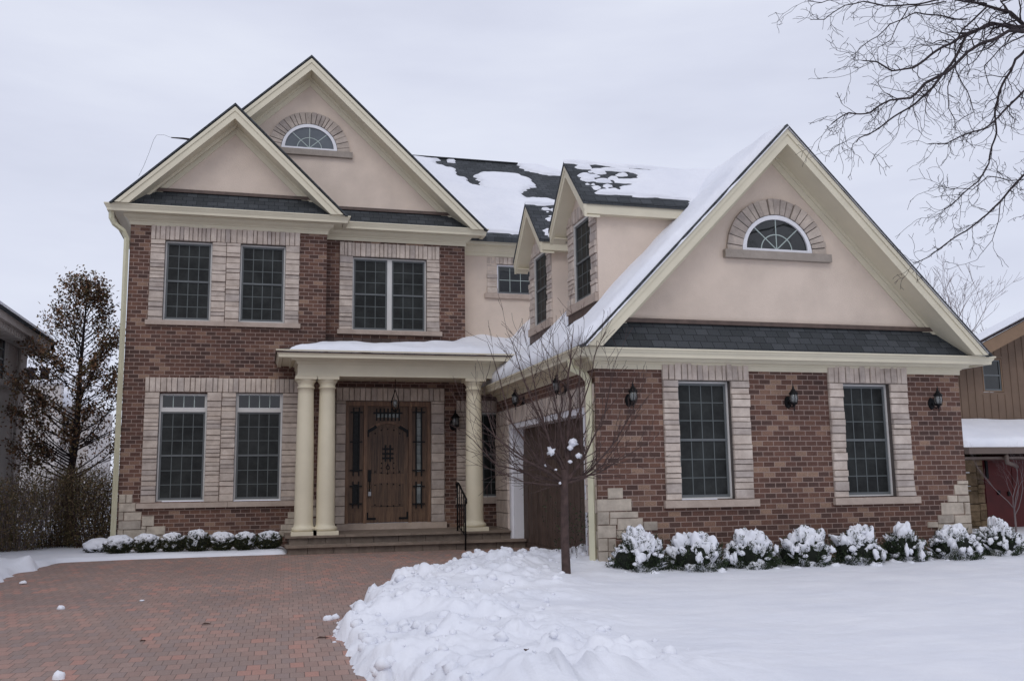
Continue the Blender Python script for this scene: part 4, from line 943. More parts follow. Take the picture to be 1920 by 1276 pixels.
# ================================================================ plants
def rnd_dir():
    while True:
        v=Vector((U(-1,1),U(-1,1),U(-1,1)))
        if .05<v.length<1: return v.normalized()
def leafq(mb,p,d,l,w,mi=0):
    d=d.normalized(); s=d.cross(rnd_dir()); s=s.normalized() if s.length>.01 else d.orthogonal().normalized()
    q=p+d*l*.5+s.cross(d)*l*.12
    mb.add([p,q+s*w*.5,p+d*l,q-s*w*.5],[(0,1,2,3)],mi)
def lumpball(mb,c,rx,ry,rz_,n=12,m=8,seed=0,amp=.3,fr=2.0):
    vs=[]
    for i in range(m+1):
        th=math.pi*i/m
        for k in range(n):
            a=2*math.pi*k/n; d=Vector((math.sin(th)*math.cos(a),math.sin(th)*math.sin(a),math.cos(th))); q_=1+amp*noise.fractal(d*fr+Vector((seed,seed*.7,0)),1,2,3)
            vs.append((c[0]+d.x*rx*q_,c[1]+d.y*ry*q_,c[2]+d.z*rz_*q_))
    mb.add(vs,[(i*n+k,i*n+(k+1)%n,(i+1)*n+(k+1)%n,(i+1)*n+k) for i in range(m) for k in range(n)],0,True)
def boxwood(x,y,z,r,h,seed,cover,label):
    t=empty('boxwood_shrub',(x,y,z)); mb=MB()
    def R(d): return 1+.12*noise.noise(d*2.5+Vector((seed,0,0)))
    c=Vector((x,y,z+h*.5))
    for _ in range(2600):
        d=rnd_dir(); q_=R(d)*U(.82,1.04); p=c+Vector((d.x*r*q_,d.y*r*q_,d.z*h*.52*q_))
        leafq(mb,p,(d+rnd_dir()*.9),U(.02,.034),U(.012,.02))
    mb.build('foliage','box',t)
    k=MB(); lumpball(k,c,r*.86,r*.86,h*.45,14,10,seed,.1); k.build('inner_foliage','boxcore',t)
    s=MB(); n,m=44,30; vs=[]
    for i in range(m+1):
        th=math.pi*.72*i/m
        for kx in range(n):
            a=2*math.pi*kx/n; d=Vector((math.sin(th)*math.cos(a),math.sin(th)*math.sin(a),math.cos(th)))
            msk=d.z*.9+cover+.75*noise.fractal(d*4.2+Vector((seed*3.3,1,0)),.9,2.2,4)-.62
            q_=R(d)*(.96+.16*min(1,max(-1,msk*4))) 
            vs.append((c.x+d.x*r*q_,c.y+d.y*r*q_,c.z+d.z*h*.52*q_+(.02 if msk>0 else 0)))
    s.add(vs,[(i*n+kx,i*n+(kx+1)%n,(i+1)*n+(kx+1)%n,(i+1)*n+kx) for i in range(m) for kx in range(n)],0,True); s.build('snow_cap','snow',t)
    return tag(t,label,'shrub','snow-capped round boxwoods in front of the left wing')
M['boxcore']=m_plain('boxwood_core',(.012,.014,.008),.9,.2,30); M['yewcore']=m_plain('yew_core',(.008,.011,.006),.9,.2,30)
bl=['leftmost','second from left','third from left','middle','third from the porch','second from the porch','nearest the porch']
for i,(px,pt,pb,rr,cov) in enumerate([(223,1007,1040,25,.35),(276,1004,1036,24,.15),(325,1002,1036,24,-.05),(371,997,1038,26,-.15),(416,1000,1034,23,.25),(460,1000,1036,23,.05),(504,998,1032,25,-.12)]):
    y=18.75; c=onY(px,pt,y); rad=rr*y/FPX*.92; zb=gz(y)+.06
    boxwood(c.x,y,zb,rad,c.z-zb,i*5.1+1,cov,['round boxwood under heavy snow, leftmost of the seven clear ones by the wing corner','round boxwood with half snow cover below the left edge of the lower windows','round boxwood with dark patches low on its front, left of the tallest one','tallest round boxwood with a dark green base in the middle of the row','round boxwood thickly dusted just right of the tallest one','round boxwood with a dark hollow, second from the porch steps','round boxwood with speckled snow, nearest the porch steps'][i])
c=onY(185,1010,19.3); boxwood(c.x,19.3,.18,.24,.26,77,1.0,'low shrub buried in snow left of the row, beside the corner downspout')
def yew(px,pt,w,y,seed,lab,cov=.5):
    c=onY(px,pt,y); z=gz(y)+.06; h=(c.z-z)*.9; rx=w*y/FPX/2*1.14; ry=rx*.85; t=empty('snowy_bush',(c.x,y,z)); mb=MB(); sn=MB()
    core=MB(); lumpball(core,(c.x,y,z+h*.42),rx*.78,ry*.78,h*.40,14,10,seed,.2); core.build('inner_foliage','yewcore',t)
    ctr=Vector((c.x,y,z+h*.10)); tips=[]
    def RR(d): return 1+.26*noise.fractal(Vector((d.x*2.3+seed,d.y*2.3,d.z*2.3)),1,2,2)
    for k in range(230):
        d=rnd_dir(); d.z=abs(d.z)*1.1 if RND()<.8 else d.z*.2; d.normalize()
        q_=U(.72,1.03)*RR(d); p=ctr+Vector((d.x*rx*q_,d.y*ry*q_,d.z*h*.84*q_))
        if p.z<z+.02: p.z=z+.03
        out=Vector((d.x*.7,d.y*.7,.75+d.z*.4)).normalized(); tips.append((p,d,out))
        for _ in range(30):
            s=U(-.12,.06); b=p+out*s+rnd_dir()*.03; leafq(mb,b,out*.9+rnd_dir()*.8,U(.03,.05),U(.008,.014))
    mb.build('foliage','yew',t)
    # snow: a lumpy shell resting on the branch pads, sunk out of sight between them
    n,m=84,46; vs=[]
    for i in range(m+1):
        th=math.pi*.56*i/m
        for kx in range(n):
            a=2*math.pi*kx/n; d=Vector((math.sin(th)*math.cos(a),math.sin(th)*math.sin(a),math.cos(th)))
            f1=noise.fractal(Vector((d.x*2.2*rx/.35+seed*1.7,d.y*2.2,d.z*2.0)),1,2,2); f2=noise.fractal(Vector((d.x*6+seed,d.y*6,d.z*4.5)),.8,2.2,3)
            dr=noise.noise(Vector((math.atan2(d.y,d.x)*4.5+seed,0,seed)))        # drooping fingers
            msk=(d.z-.50)*1.35-.52+cov*.45+.85*f1+.75*f2+.50*dr*(1-d.z)
            s_=1/(1+math.exp(-msk*9)); q_=RR(d)*(.66+.38*s_)+.07*f2*s_
            vs.append((ctr.x+d.x*rx*q_,ctr.y+d.y*ry*q_,ctr.z+d.z*h*.86*q_+.03*s_))
    sn.add(vs,[(i*n+kx,i*n+(kx+1)%n,(i+1)*n+(kx+1)%n,(i+1)*n+kx) for i in range(m) for kx in range(n)],0,True)
    for p,d,out in random.sample(tips,26):
        if d.z>.15: lumpball(sn,p+out*.03,U(.03,.055),U(.03,.05),U(.02,.035),9,6,RND()*50,.5,1.6)
    for k in range(3):
        a=U(math.pi*1.1,math.pi*1.9); zz=U(.15,.5); p=ctr+Vector((math.cos(a)*rx*1.0,math.sin(a)*ry*1.0,zz*h)); lumpball(sn,p,U(.03,.06),U(.03,.04),U(.04,.08),12,8,RND()*50,.7,1.8)
    for k in range(6):
        a=U(0,6.28); p=Vector((c.x+math.cos(a)*rx*1.05,y+math.sin(a)*ry*1.05,z+.02)); lumpball(sn,p,U(.05,.1),U(.05,.08),U(.03,.07),10,7,RND()*50,.5,1.8)
    sn.build('snow_clump','snow',t)
    return tag(t,lab,'bush','snow-laden evergreen bushes in front of the garage wall')
yl=['snowy evergreen bush at the left end by the garage corner stones','snowy evergreen bush under the left half of the first garage window','snowy evergreen bush right below the first garage window sill end','snowy evergreen bush under the lantern between the garage windows','rounded snowy evergreen bush under the left edge of the second garage window','darker evergreen bush with less snow under the right part of the second garage window','snowy evergreen bush in front of the right corner stones','rightmost snowy evergreen bush, past the garage corner by the red doors']
for i,(px,pt,w,y,cov) in enumerate([(1197,992,100,12.55,.6),(1303,994,108,12.5,.7),(1405,990,98,12.5,.5),(1506,988,104,12.5,.6),(1603,986,96,12.5,.5),(1692,985,88,12.6,.0),(1785,982,100,12.6,.25),(1868,974,96,12.9,.3)]): yew(px,pt,w,y,i*7.7+2,yl[i],cov)
# ---- twig trees
def grow(mb,p,d,l,r,depth,spread=.5,up=.0,seg=4,jit=.18,kids=(2,4),ratio=.66,rmin=.0022,n=5,tips=None,droop=0,first=.3):
    pts=[p]; rad=[r]; q_=p.copy(); dd=d.normalized(); sl=l/seg; nodes=[]
    r1=max(r*.45,rmin)
    for i in range(seg):
        dd=(dd+rnd_dir()*jit+Vector((0,0,up-droop*(i/seg)))).normalized(); q_=q_+dd*sl; pts.append(q_); rr=r+(r1-r)*(i+1)/seg; rad.append(rr); nodes.append((q_,dd,rr,(i+1)/seg))
    mb.tube(pts,rad,n if r>.006 else 3,cap=False)
    if depth<=0:
        if tips is not None: tips.append((q_,dd))
        return
    k=random.randint(*kids)
    for j in range(k):
        f=first+(1-first)*(j+U(.2,.8))/k; idx=min(seg-1,int(f*seg)); a,da,ra,_=nodes[idx]
        nd=(da+rnd_dir()*spread*1.3).normalized(); grow(mb,a,nd,l*ratio*U(.7,1.15),max(ra*U(.45,.7),rmin),depth-1,spread,up,max(2,seg-1),jit,kids,ratio,rmin,n,tips,droop,first)
    grow(mb,nodes[-1][0],nodes[-1][1],l*ratio*U(.7,1),max(rad[-1]*.9,rmin),depth-1,spread,up,max(2,seg-1),jit,kids,ratio,rmin,n,tips,droop,first)
# young tree on the lawn
random.seed(21)
tb=onZ(1062,1078,gz(13.7)+.10); ty=tb.y
t=empty('young_tree',(tb.x,ty,tb.z-.1)); mb=MB(); ytop=onY(1062,905,ty)
mb.tube([(tb.x,ty,tb.z-.1),(tb.x,ty,tb.z+.0),(tb.x-.01,ty,tb.z+.5),(tb.x+.0,ty,ytop.z),(tb.x-.0,ty,ytop.z+.18)],[.075,.062,.056,.05,.046],10); mb.build('trunk','bark',t)
cr=MB()
b0=Vector((tb.x,ty,ytop.z))
def toY(px,py,dy=0): return onY(px,py,ty+dy)
stems=[((1062,905),(1067,800),(1066,700),(1075,612),0,.03),((1062,905),(1045,850),(1052,760),(1045,660),.2,.02),((1062,900),(1095,860),(1085,740),(1092,640),-.2,.018),((1060,900),(1010,860),(960,790),(915,640),.1,.02),((1060,905),(1020,880),(960,850),(880,770),-.2,.018),((1060,903),(1000,892),(930,870),(872,812),.3,.016),((1060,908),(1030,908),(985,905),(930,880),-.1,.012),
 ((1066,903),(1110,880),(1160,820),(1200,740),.2,.017),((1066,900),(1100,850),(1135,770),(1150,690),-.3,.016),((1066,898),(1120,885),(1170,860),(1215,830),-.1,.012),((1060,890),(1030,830),(1005,750),(990,650),-.3,.018),((1062,880),(1020,800),(985,720),(950,620),.3,.016),((1064,870),(1080,790),(1110,700),(1125,640),.3,.015),((1060,905),(1000,870),(930,820),(900,740),.5,.014),((1062,860),(1050,790),(1035,720),(1022,655),-.4,.014),((1062,905),(1095,895),(1130,872),(1180,800),-.5,.013)]
for a,b,c,e,dy,r in stems:
    P=[toY(*a),toY(*b,dy*.4),toY(*c,dy*.8),toY(*e,dy*1.2)]
    pts=[]; 
    for i in range(13):
        s=i/12*3; k=min(2,int(s)); f=s-k; p=P[k].lerp(P[k+1],f); p=p+Vector((noise.noise(p*3)*.04,noise.noise(p*3+Vector((5,0,0)))*.04,noise.noise(p*3+Vector((9,0,0)))*.03)); pts.append(p)
    pts[0]=P[0]
    rad=[r*(1-i/12)**.8+.0028 for i in range(13)]; cr.tube(pts,rad,6,cap=False)
    for i in range(2,13):
        for _ in range(random.choice((1,1,2))):
            dd=(pts[min(i+1,12)]-pts[i-1]).normalized(); nd=(dd*.9+rnd_dir()*.75+Vector((0,0,.15))).normalized(); grow(cr,pts[i],nd,U(.22,.5),max(.0032,rad[i]*.5),1,.5,.08,4,.2,(1,3),.6,.0028,4)
cr.build('branches','bark',t)
for px,py,sx,sz in ((1074,829,.065,.05),(1069,839,.04,.03),(1033,845,.05,.055),(1085,854,.045,.03),(1069,865,.03,.02),(1023,872,.02,.015),(1050,905,.02,.015),(1042,880,.018,.012)):
    s=MB(); p=toY(px,py,-.08); lumpball(s,p,sx,sx*.8,sz,12,8,px*.1,.7,2.2); s.build('snow_clump','snow',t)
tag(t,'young bare tree with a slim brown trunk on the lawn before the garage door','tree')
# overhanging tree (top right), trunk outside the frame
random.seed(5)
OY=9.0
t=empty('overhanging_tree',(12.6,9.5,0)); tr_=MB(); tr_.tube([(12.6,9.5,-.1),(12.6,9.45,1.5),(12.4,9.3,4),(12.0,9.2,6.2),(11.5,9.1,8.2)],[.34,.28,.24,.2,.14],12); tr_.build('trunk','darkbark',t)
cr=MB()
def limb(pts,r,dy0,dy1,kid=1.0,l=.5,depth=2):
    kid*=.64; l*=1.0; r*=.72
    P=[onY(*cp(2.552,1500,0,*q),OY+dy0+(dy1-dy0)*i/(len(pts)-1)) for i,q in enumerate(pts)]
    out=[]; m=5
    for i in range(len(P)-1):
        for k in range(m): 
            p=P[i].lerp(P[i+1],k/m); out.append(p+Vector((noise.noise(p*2.6),noise.noise(p*2.6+Vector((7,0,0))),noise.noise(p*2.6+Vector((0,9,0)))))*.035)
    out.append(P[-1]); n=len(out); rad=[r*(1-.82*i/n)+.0015 for i in range(n)]; cr.tube(out,rad,6,cap=False)
    for i in range(1,n):
        for _ in range(2 if RND()<.6*kid else 1):
            if RND()<kid*.8:
                dd=(out[min(i+1,n-1)]-out[i-1]).normalized(); nd=(dd*.8+rnd_dir()*.75+Vector((-.15,0,-.12))).normalized()
                grow(cr,out[i],nd,l*U(.5,1.1),max(.0028,rad[i]*.5),depth-1 if RND()<.5 else depth,.75,-.01,6,.42,(1,2),.62,.0024,4)
limb([(2000,-150),(1500,120),(1300,160),(1072,140),(930,110),(820,150),(700,215),(600,290),(540,325),(440,335),(370,300),(300,290)],.035,.2,-.3,1.1,.42)
limb([(1900,-300),(1500,0),(1250,60),(1072,120),(1000,60),(900,30),(800,0),(700,-40)],.05,.0,.3,1,.45)
limb([(1800,-500),(1500,-200),(1200,-60),(960,10),(1010,80),(1072,110)],.03,.3,.1,.8,.4)
limb([(1072,125),(900,110),(800,170),(720,310),(640,420),(555,490),(450,560),(340,640),(270,680)],.028,.1,-.4,1.1,.42)
limb([(1072,150),(1000,150),(900,200),(800,240),(700,350),(600,400),(520,470),(430,480),(330,540),(230,540),(150,595)],.03,-.1,-.5,1.1,.38)
limb([(1900,150),(1500,100),(1250,180),(1072,235),(1020,290),(1000,350),(950,440),(935,540),(935,640),(920,700),(910,780),(850,870),(760,950),(690,1000)],.028,.3,.1,1.0,.4)
limb([(1900,500),(1500,300),(1250,350),(1072,430),(1010,490),(950,560),(880,620),(800,640),(700,690),(610,690)],.025,.2,-.1,1.0,.36)
limb([(2000,700),(1600,480),(1300,620),(1072,830),(960,960),(900,1030),(800,1110),(700,1170),(620,1225),(540,1255)],.022,.1,0,.9,.24)
limb([(1900,900),(1500,800),(1250,870),(1072,850),(1000,860),(900,840),(830,910),(720,900),(650,880)],.012,.1,0,.9,.3)
limb([(900,30),(780,130),(740,210),(745,330),(800,430),(830,540),(740,600)],.014,.1,0,.8,.32)
limb([(800,90),(650,70),(560,60),(430,110),(380,170),(290,230),(240,270)],.012,.2,0,.8,.34)
limb([(900,20),(700,-10),(560,20),(400,30),(300,10),(210,30),(120,100),(50,95)],.016,.2,0,.9,.34)
limb([(850,0),(650,-20),(450,0),(250,-10),(100,20),(30,0)],.014,.3,0,.9,.36)
limb([(700,5),(520,30),(470,110),(440,190),(370,240)],.01,.1,0,.8,.3)
limb([(740,310),(710,420),(715,520),(745,570),(745,620)],.008,0,0,.4,.25)
limb([(1100,150),(960,230),(890,320),(910,400),(940,460)],.01,.1,0,.6,.3)
limb([(960,960),(950,1060),(925,1150),(850,1240)],.006,0,0,.5,.25)
limb([(2000,1000),(1600,850),(1300,960),(1072,1030),(1050,1040)],.006,0,0,.5,.25)
cr.build('branches','darkbark',t); tag(t,'dark bare crooked branches reaching in from a large tree at upper right','tree')
# oak with brown leaves behind the left wing
random.seed(9)
oy=23.0; ob=onY(130,1030,oy); ox=ob.x
t=empty('oak_tree',(ox,oy,.1)); tr_=MB(); ax=[onY(130,1060,oy),onY(130,905,oy),onY(143,820,oy),onY(150,700,oy),onY(158,610,oy),onY(166,530,oy)]; ax[0].z=.0
tr_.tube(ax,[.10,.085,.07,.045,.025,.01],9); tr_.build('trunk','darkbark',t)
br_=MB(); lf=MB()
def axp(f):
    s=f*5; k=min(4,int(s)); return ax[k].lerp(ax[k+1],s-k)
for i in range(100):
    f=.2+.78*(i/100); p=axp(f); a=U(0,2*math.pi); g=1-f; L_=(.42+2.15*g**.9 if f>.3 else 1.5)*U(.6,1.1); d=Vector((math.cos(a),math.sin(a)*.8,.2+.55*f)).normalized(); tips=[]
    grow(br_,p,d,L_*.66,.008+.018*g,2,.45,.06,4,.13,(2,3),.55,.004,4,tips)
    for tp,td in tips:
        k=int(U(8,18)*(1.15 if f<.6 else .5))
        for _ in range(k):
            q_=tp-td*U(0,.3)+rnd_dir()*U(0,.26); leafq(lf,q_,td*.5+rnd_dir(),U(.05,.10),U(.03,.055))
br_.build('branches','darkbark',t); lf.build('foliage','oak',t); tag(t,'oak tree holding dry brown leaves in the gap left of the brick house','tree')
# brown thicket below
random.seed(12)
for i,(px,pt,w,y,lab) in enumerate([(30,905,90,20.6,'brown twiggy shrub at the far left below the grey neighbouring house'),(110,880,90,21.4,'brown twiggy shrub in front of the oak trunk'),(185,885,80,21.0,'brown twiggy shrub against the corner of the brick house')]):
    c=onY(px,pt,y); z=gz(y); h=c.z-z; rx=w*y/FPX/2; t=empty('brown_shrub',(c.x,y,z)); st_=MB(); lf=MB()
    for k in range(120):
        a=U(0,6.28); r=rx*math.sqrt(RND()); b=Vector((c.x+r*math.cos(a)*.7,y+r*math.sin(a)*.7,z)); d=Vector((math.cos(a)*.35*r/rx,math.sin(a)*.35,1)); tips=[]
        grow(st_,b,d,h*U(.5,.85),.006,1,.35,.03,5,.1,(1,2),.5,.003,3,tips)
        for _ in range(90):
            q_=b+d.normalized()*h*U(.02,1.0)+rnd_dir()*.2; leafq(lf,q_,rnd_dir(),U(.03,.06),U(.015,.03))
    st_.build('branches','graybark' if i==0 else 'bark',t); lf.build('foliage','thick',t); tag(t,lab,'shrub','brown shrubs left of the house')
# vine by garage downspout, bare shrub at right
random.seed(3)
c=onY(1085,1050,13.9); t=empty('climbing_plant',(4.62,13.7,.1)); a=MB(); lf=MB()
for k in range(16):
    tips=[]; grow(a,Vector((4.6+U(-.2,.08),13.6+U(-.1,.4),.1)),Vector((U(-.15,.1),U(-.1,.1),1)),U(.5,.8),.004,1,.4,0,5,.15,(1,2),.5,.002,3,tips)
    for tp,td in tips:
        for _ in range(6): leafq(lf,tp+rnd_dir()*.1-Vector((0,0,U(0,.4))),rnd_dir(),.035,.025)
a.build('branches','bark',t); lf.build('foliage','yew',t); tag(t,'thin leafy plant at the foot of the garage corner downspout','plant')
def baretree(name,x,y,z,h,seed,mat,lab,cat='tree',grp=None,depth=5,sp=.45,r=None,lean=(0,0)):
    random.seed(seed); t=empty(name,(x,y,z)); tr_=MB(); r=r or h*.018; k=.3
    tr_.tube([(x,y,z-.1),(x,y,z+h*k)],[r,r*.8],7); tr_.build('trunk',mat,t); c=MB()
    for i in range(5): 
        a=2*math.pi*i/5+U(-.4,.4); grow(c,Vector((x,y,z+h*k*U(.75,1))),Vector((math.cos(a)*.5+lean[0],math.sin(a)*.5,1)),h*.3,r*.6,depth,sp,.05,4,.2,(1,3),.64,r*.03,4)
    c.build('branches',mat,t); return tag(t,lab,cat,grp)
p=onY(1905,990,15.2); baretree('bare_shrub',p.x,15.2,.12,2.3,4,'graybark','slender bare shrub in front of the red doors at the right edge','shrub',None,3,.4,.02,(-.1,0))
g_t='bare trees behind the houses'
for i,(px,pt,y,h,lab) in enumerate([(1840,550,48,0,'small round bare tree right above the garage eave'),(1768,505,55,0,'pale bare tree rising behind the right slope of the garage gable'),(78,660,50,0,'faint bare tree behind the grey house at the left')]):
    c=onY(px,pt,y); baretree('bare_tree',c.x,y,0,c.z*(1.0,1.12,1.1)[i],30+i,'graybark',lab,'tree',g_t,4,.5)
# dead branch stuck by left gable
b=MB(); A=onY(321,258,20.5); B=onY(365,263,20.5); C2=onY(420,275,20.5)
b.tube([A,A.lerp(B,.5)+Vector((0,0,.01)),B,C2],[.012,.022,.03,.03],6)
w=[onY(*q,20.5) for q in ((321,258),(308,253),(294,253),(288,262),(280,285),(270,310),(260,330))]; b.tube(w,.0035,3)
tag(b.build('dead_branch','darkbark'),'dark stick with a hair-thin drooping twig jutting left above the left gable roof','branch')
# ================================================================ neighbours
nh=empty('neighbour_house',(-8,20,0)); NX=-5.5
w=MB(); F=FR((NX,0,0),(0,1,0),(1,0,0)); wr=(19.0,20.9,2.6,4.35)
wr=(onX(2,600,NX).y-1.2,onX(20,600,NX).y,onX(10,715,NX).z,onX(10,630,NX).z)
wall_holes(w,F,11,24.6,0,5.0,[wr]); w.add([(NX,24.6,0),(-14,24.6,0),(-14,24.6,5),(NX,24.6,5)],[(0,1,2,3)]); w.add([(NX,11,0),(-14,11,0),(-14,11,5),(NX,11,5)],[(0,1,2,3)]); w.build('wall','nstucco',nh)
wo=window(nh,F,wr,2,2,kind='clear',rec=.08)
s=MB(); F.box(s,wr[0]-.1,wr[1]+.1,wr[2]-.12,wr[2],0,.07); F.box(s,14,24.62,2.42,2.5,0,.02); F.box(s,wr[0]-.2,wr[1]+.05,1.6,2.1,0,.06); s.build('wall_trim','nstucco',nh)
e=MB(); ez=4.88; e.box(NX-.2,NX+.5,10.6,25,ez-.16,ez); e.box(NX-.2,NX+.5,24.6,25,ez-.16,ez)
e.build('eave','nstucco',nh)
e=MB()
for k in range(64): y=11+k*.22; e.box(NX+.02,NX+.42,y,y+.09,ez-.29,ez-.161)
e.build('dentil','nstucco',nh)
rf=MB(); rf.hexa([(NX+.55,10.5,ez),(NX+.55,25.1,ez),(NX-4,21,ez+3.2),(NX-4,14.5,ez+3.2)],[(NX+.55,10.5,ez+.06),(NX+.55,25.1,ez+.06),(NX-4,21,ez+3.26),(NX-4,14.5,ez+3.26)]); rf.hexa([(NX+.55,25.1,ez),(-14,25.1,ez),(NX-4,21,ez+3.2)],[(NX+.55,25.1,ez+.06),(-14,25.1,ez+.06),(NX-4,21,ez+3.26)]); ro=rf.build('roof','shingle',nh)
sn=MB(); sn.hexa([(NX+.5,10.6,ez+.065),(NX+.5,25.0,ez+.065),(NX-4,20.9,ez+3.27),(NX-4,14.6,ez+3.27)],[(NX+.47,10.6,ez+.17),(NX+.47,24.95,ez+.17),(NX-4,20.9,ez+3.4),(NX-4,14.6,ez+3.4)]); sn.build('snow_layer','snow',ro)
for zz in (wr[2]+.25,): pass
br_=MB(); 
for px,py in ((38,664),(33,712)):
    p=onX(px,py,NX); br_.box(NX,NX+.22,p.y-.02,p.y+.02,p.z-.02,p.z+.02); br_.box(NX+.18,NX+.24,p.y-.05,p.y+.05,p.z-.04,p.z+.05)
br_.build('wall_bracket','frame',nh)
dp=MB(); p=onX(30,700,NX); dp.tube([(NX+.05,p.y,4.6),(NX+.05,p.y,.2)],.035,6); dp.build('downspout','nstucco',nh)
tag(nh,'grey stucco house with bracketed snowy eave at the left edge','house')
# far house with chimney behind the oak
fh=empty('distant_house',(-8.5,40,0)); a=onY(50,780,40); b=onY(115,1000,40)
m=MB(); m.box(-9.6,-6.6,40,46,0,4.6); m.build('wall','farwall',fh)
m=MB(); m.hexa([(-9.9,39.6,4.5),(-6.3,39.6,4.5),(-6.3,43,7.0),(-9.9,43,7.0)],[(-9.9,39.6,4.7),(-6.3,39.6,4.7),(-6.3,43,7.2),(-9.9,43,7.2)]); m.build('snowy_roof','snow',fh)
c0=onY(72,760,39); z1=onY(72,718,39).z
m=MB(); m.box(c0.x-.75,c0.x+.75,39,39.5,0,z1); ch=m.build('chimney','farwall',fh)
m=MB(); m.box(c0.x-.85,c0.x+.85,38.9,39.6,z1,z1+.14); m.build('snow_cap','snow',ch)
m=MB(); 
for k in (-.4,.1): m.lathe([(.16,z1+.14),(.16,z1+.5),(.22,z1+.52),(.22,z1+.6)],c0.x+k,39.25,10)
m.build('chimney_pot','darkbark',ch); tag(fh,'distant pale house with a snow-capped chimney seen through the oak','house')
# right neighbour
RY=18.0; rn=empty('tan_house',(17,RY,0)); FR_=FY(RY)
wr=(onY(1842,700,RY).x,onY(1879,700,RY).x,onY(1860,734,RY).z,onY(1860,672,RY).z)
lz=onY(1802,797,RY).z
w=MB(); p0=onY(1830,640,RY); 
sl_=(onY(1920,592,RY).z-onY(1830,640,RY).z)/(onY(1920,592,RY).x-onY(1830,640,RY).x)
def rk(x): return p0.z+(x-p0.x)*sl_
apx=19.5
zb=rk(14.2)-.15; T_=wr[3]+.08; xs_=14.2+(T_-zb)/sl_; wall_holes(w,FR_,xs_,2*apx-xs_,lz-.4,T_,[wr]); FR_.poly(w,[(xs_,T_),(2*apx-xs_,T_),(apx,rk(apx)-.15)],-.02,0)
for sg in (0,1):
    pp_=[(14.2,lz-.4),(xs_,lz-.4),(xs_,T_),(14.2,zb)]
    FR_.poly(w,pp_ if not sg else [(2*apx-a,b) for a,b in pp_][::-1],-.02,0)
w.add([(14.2,RY,0),(14.2,28,0),(14.2,28,zb),(14.2,RY,zb)],[(0,1,2,3)])
w.build('siding_wall','siding',rn)
bt=MB(); x=14.3
while x<24.8:
    top=rk(min(x,2*apx-x))-.2
    if not(wr[0]-.05<x<wr[1]+.05): FR_.box(bt,x-.008,x+.008,lz-.3,top,0.0,.012)
    else: FR_.box(bt,x-.008,x+.008,lz-.3,wr[2]-.06,0,.012); FR_.box(bt,x-.008,x+.008,wr[3]+.06,top,0,.012)
    x+=.2
bt.build('batten','siding',rn)
window(rn,FR_,wr,1,1,kind='clear',frame='tanfascia',rec=.03)
f=MB(); hl=apx-13.9; chev(f,FR_,apx,hl,hl,rk(13.9)+.03,rk(apx)+.03,.0,.30,.55,.6,plumb=True); f.build('rake_board','tanfascia',rn)
f=MB(); chev(f,FR_,apx,hl,hl,rk(13.9)+.03,rk(apx)+.03,.25,.29,.0,.55,plumb=True); f.build('soffit','tanfascia',rn)
f=MB(); chev(f,FR_,apx,hl+.05,hl+.05,rk(13.9)+.06,rk(apx)+.06,-.04,.02,-.1,.63,plumb=True); ro=f.build('roof','darkbark',rn)
f=MB(); chev(f,FR_,apx,hl,hl,rk(13.9)+.06,rk(apx)+.06,-.07,-.041,-.08,.6,plumb=True); f.build('snow_layer','snow',ro)
gy_=16.5; gz0=onY(1803,838,gy_).z
f=MB(); f.hexa([(14.0,gy_,gz0),(25,gy_,gz0),(25,RY,lz-.05),(14.0,RY,lz-.05)],[(14.0,gy_,gz0-.08),(25,gy_,gz0-.08),(25,RY,lz-.15),(14.0,RY,lz-.15)]); lo=f.build('lower_roof','tangutter',rn)
sn=Vector((0,-(lz-gz0),RY-gy_)).normalized(); sv=Vector((0,RY-gy_,lz-gz0)).normalized()
snow_on(lo,(14,gy_,gz0),(1,0,0),sv,sn,(0,10),(0,1.6),[[(.02,.02),(10,.02),(10,2),(.02,2)]],T=.15,res=.08,wob=.02,r=.05)
f=MB(); f.box(14.0,25,gy_-.13,gy_,gz0-.14,gz0-.02); f.build('gutter','tangutter',rn); f=MB(); f.box(14.0,25,gy_,RY,gz0-.24,gz0-.2); f.build('soffit','tangutter',rn)
f=MB(); p=onY(1885,842,gy_-.05); f.tube([(p.x,gy_-.06,gz0-.14),(p.x,gy_-.06,gz0-.24),(p.x+.06,gy_-.0,gz0-.32),(p.x+.5,gy_+.3,gz0-.36),(p.x+1.4,gy_+1.2,gz0-.4)],.045,8); f.build('downspout','tangutter',rn)
xl=onY(1812,900,RY).x; xr=onY(1842,900,RY).x
f=MB(); stack(f,FR_,14.3,14.3+.55,0,lz-.35,(.12,.18,.25),.05); 
x=14.3
while x<xr-.05: stack(f,FR_,x,min(x+.3,xr),0,lz-.3,(.1,.16,.22,.3),.06); x+=.3
f.build('stone_pier','fieldstone',rn)
d=MB(); FR_.box(d,xr,25,0,lz-.3,-.2,-.05); dd=d.build('red_door','red',rn)
pn_=MB()
for k in range(8): FR_.box(pn_,xr+.1+k*.75,xr+.8+k*.75,.25,1.7,-.05,-.035)
pn_.build('door_panel','red',dd)
ir=MB(); 
for px,py in ((1851,880),(1874,923),(1893,925)):
    q_=onY(px,py,RY); FR_.box(ir,q_.x-.03,q_.x+.03,q_.z-(.2 if px==1851 else .05),q_.z+(.2 if px==1851 else .05),-.035,.0)
ir.build('door_handle','iron',dd)
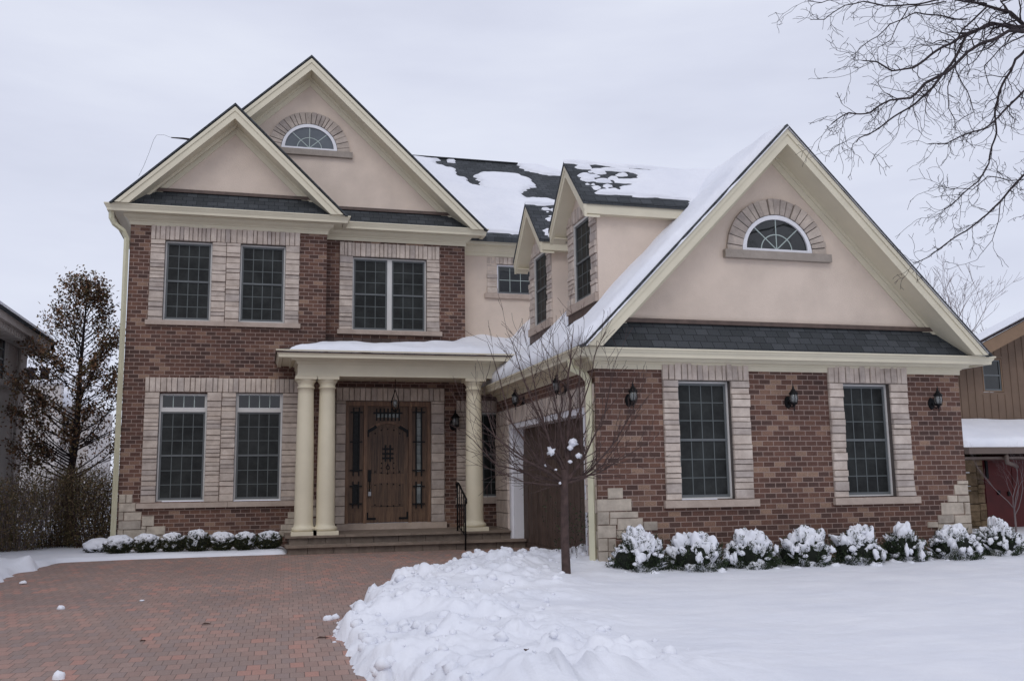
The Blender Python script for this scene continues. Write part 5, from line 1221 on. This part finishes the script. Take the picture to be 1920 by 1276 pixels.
tag(rn,'tan vertical-sided house with snowy lower roof and red doors at the right edge','house')
# ================================================================ light, sky, camera
W=bpy.data.worlds.new('World'); S.world=W; W.use_nodes=True; nt=W.node_tree; bg=nt.nodes['Background']
sky=nt.nodes.new('ShaderNodeTexSky'); sky.sky_type='NISHITA'; sky.sun_disc=False; sky.sun_elevation=math.radians(42); sky.sun_rotation=math.radians(200)
skm=N(nt,'ShaderNodeVectorMath',operation='SCALE'); skm.inputs['Scale'].default_value=.10; L(nt,sky.outputs[0],skm.inputs[0])
tc=nt.nodes.new('ShaderNodeTexCoord'); mp=nt.nodes.new('ShaderNodeMapping'); mp.inputs['Scale'].default_value=(1.2,1.2,5); mp.inputs['Rotation'].default_value=(.12,.1,.5); L(nt,tc.outputs['Generated'],mp.inputs[0])
n=noi(nt,mp.outputs[0],1.6,5,.55); rp=ramp(nt,[(.3,lin((205,209,226))),(.5,lin((215,219,235))),(.72,lin((226,230,243)))]); L(nt,n.outputs[0],rp.inputs[0])
c=mix(nt,.93,skm.outputs[0],rp.outputs[0]); L(nt,c,bg.inputs['Color']); bg.inputs['Strength'].default_value=1.08
ld=bpy.data.lights.new('sun','SUN'); ld.energy=.55; ld.angle=math.radians(25); ld.color=(1,.96,.9); lo_=bpy.data.objects.new('sun',ld); COL.objects.link(lo_)
az=math.radians(200); el=math.radians(42); sd=Vector((math.sin(az)*math.cos(el),math.cos(az)*math.cos(el),math.sin(el)))
lo_.rotation_euler=sd.to_track_quat('Z','Y').to_euler()
cam=bpy.data.cameras.new('camera'); co=bpy.data.objects.new('camera',cam); COL.objects.link(co); S.camera=co
cam.sensor_width=36; cam.lens=FPX/1920*36; cam.clip_end=3000; cam.clip_start=.05
Mx=Matrix(((CR.x,-CD.x,-CF.x,0),(CR.y,-CD.y,-CF.y,0),(CR.z,-CD.z,-CF.z,CZ),(0,0,0,1))); co.matrix_world=Mx
S.view_settings.view_transform='Standard'; S.view_settings.look='None'; S.view_settings.exposure=0; S.view_settings.gamma=1
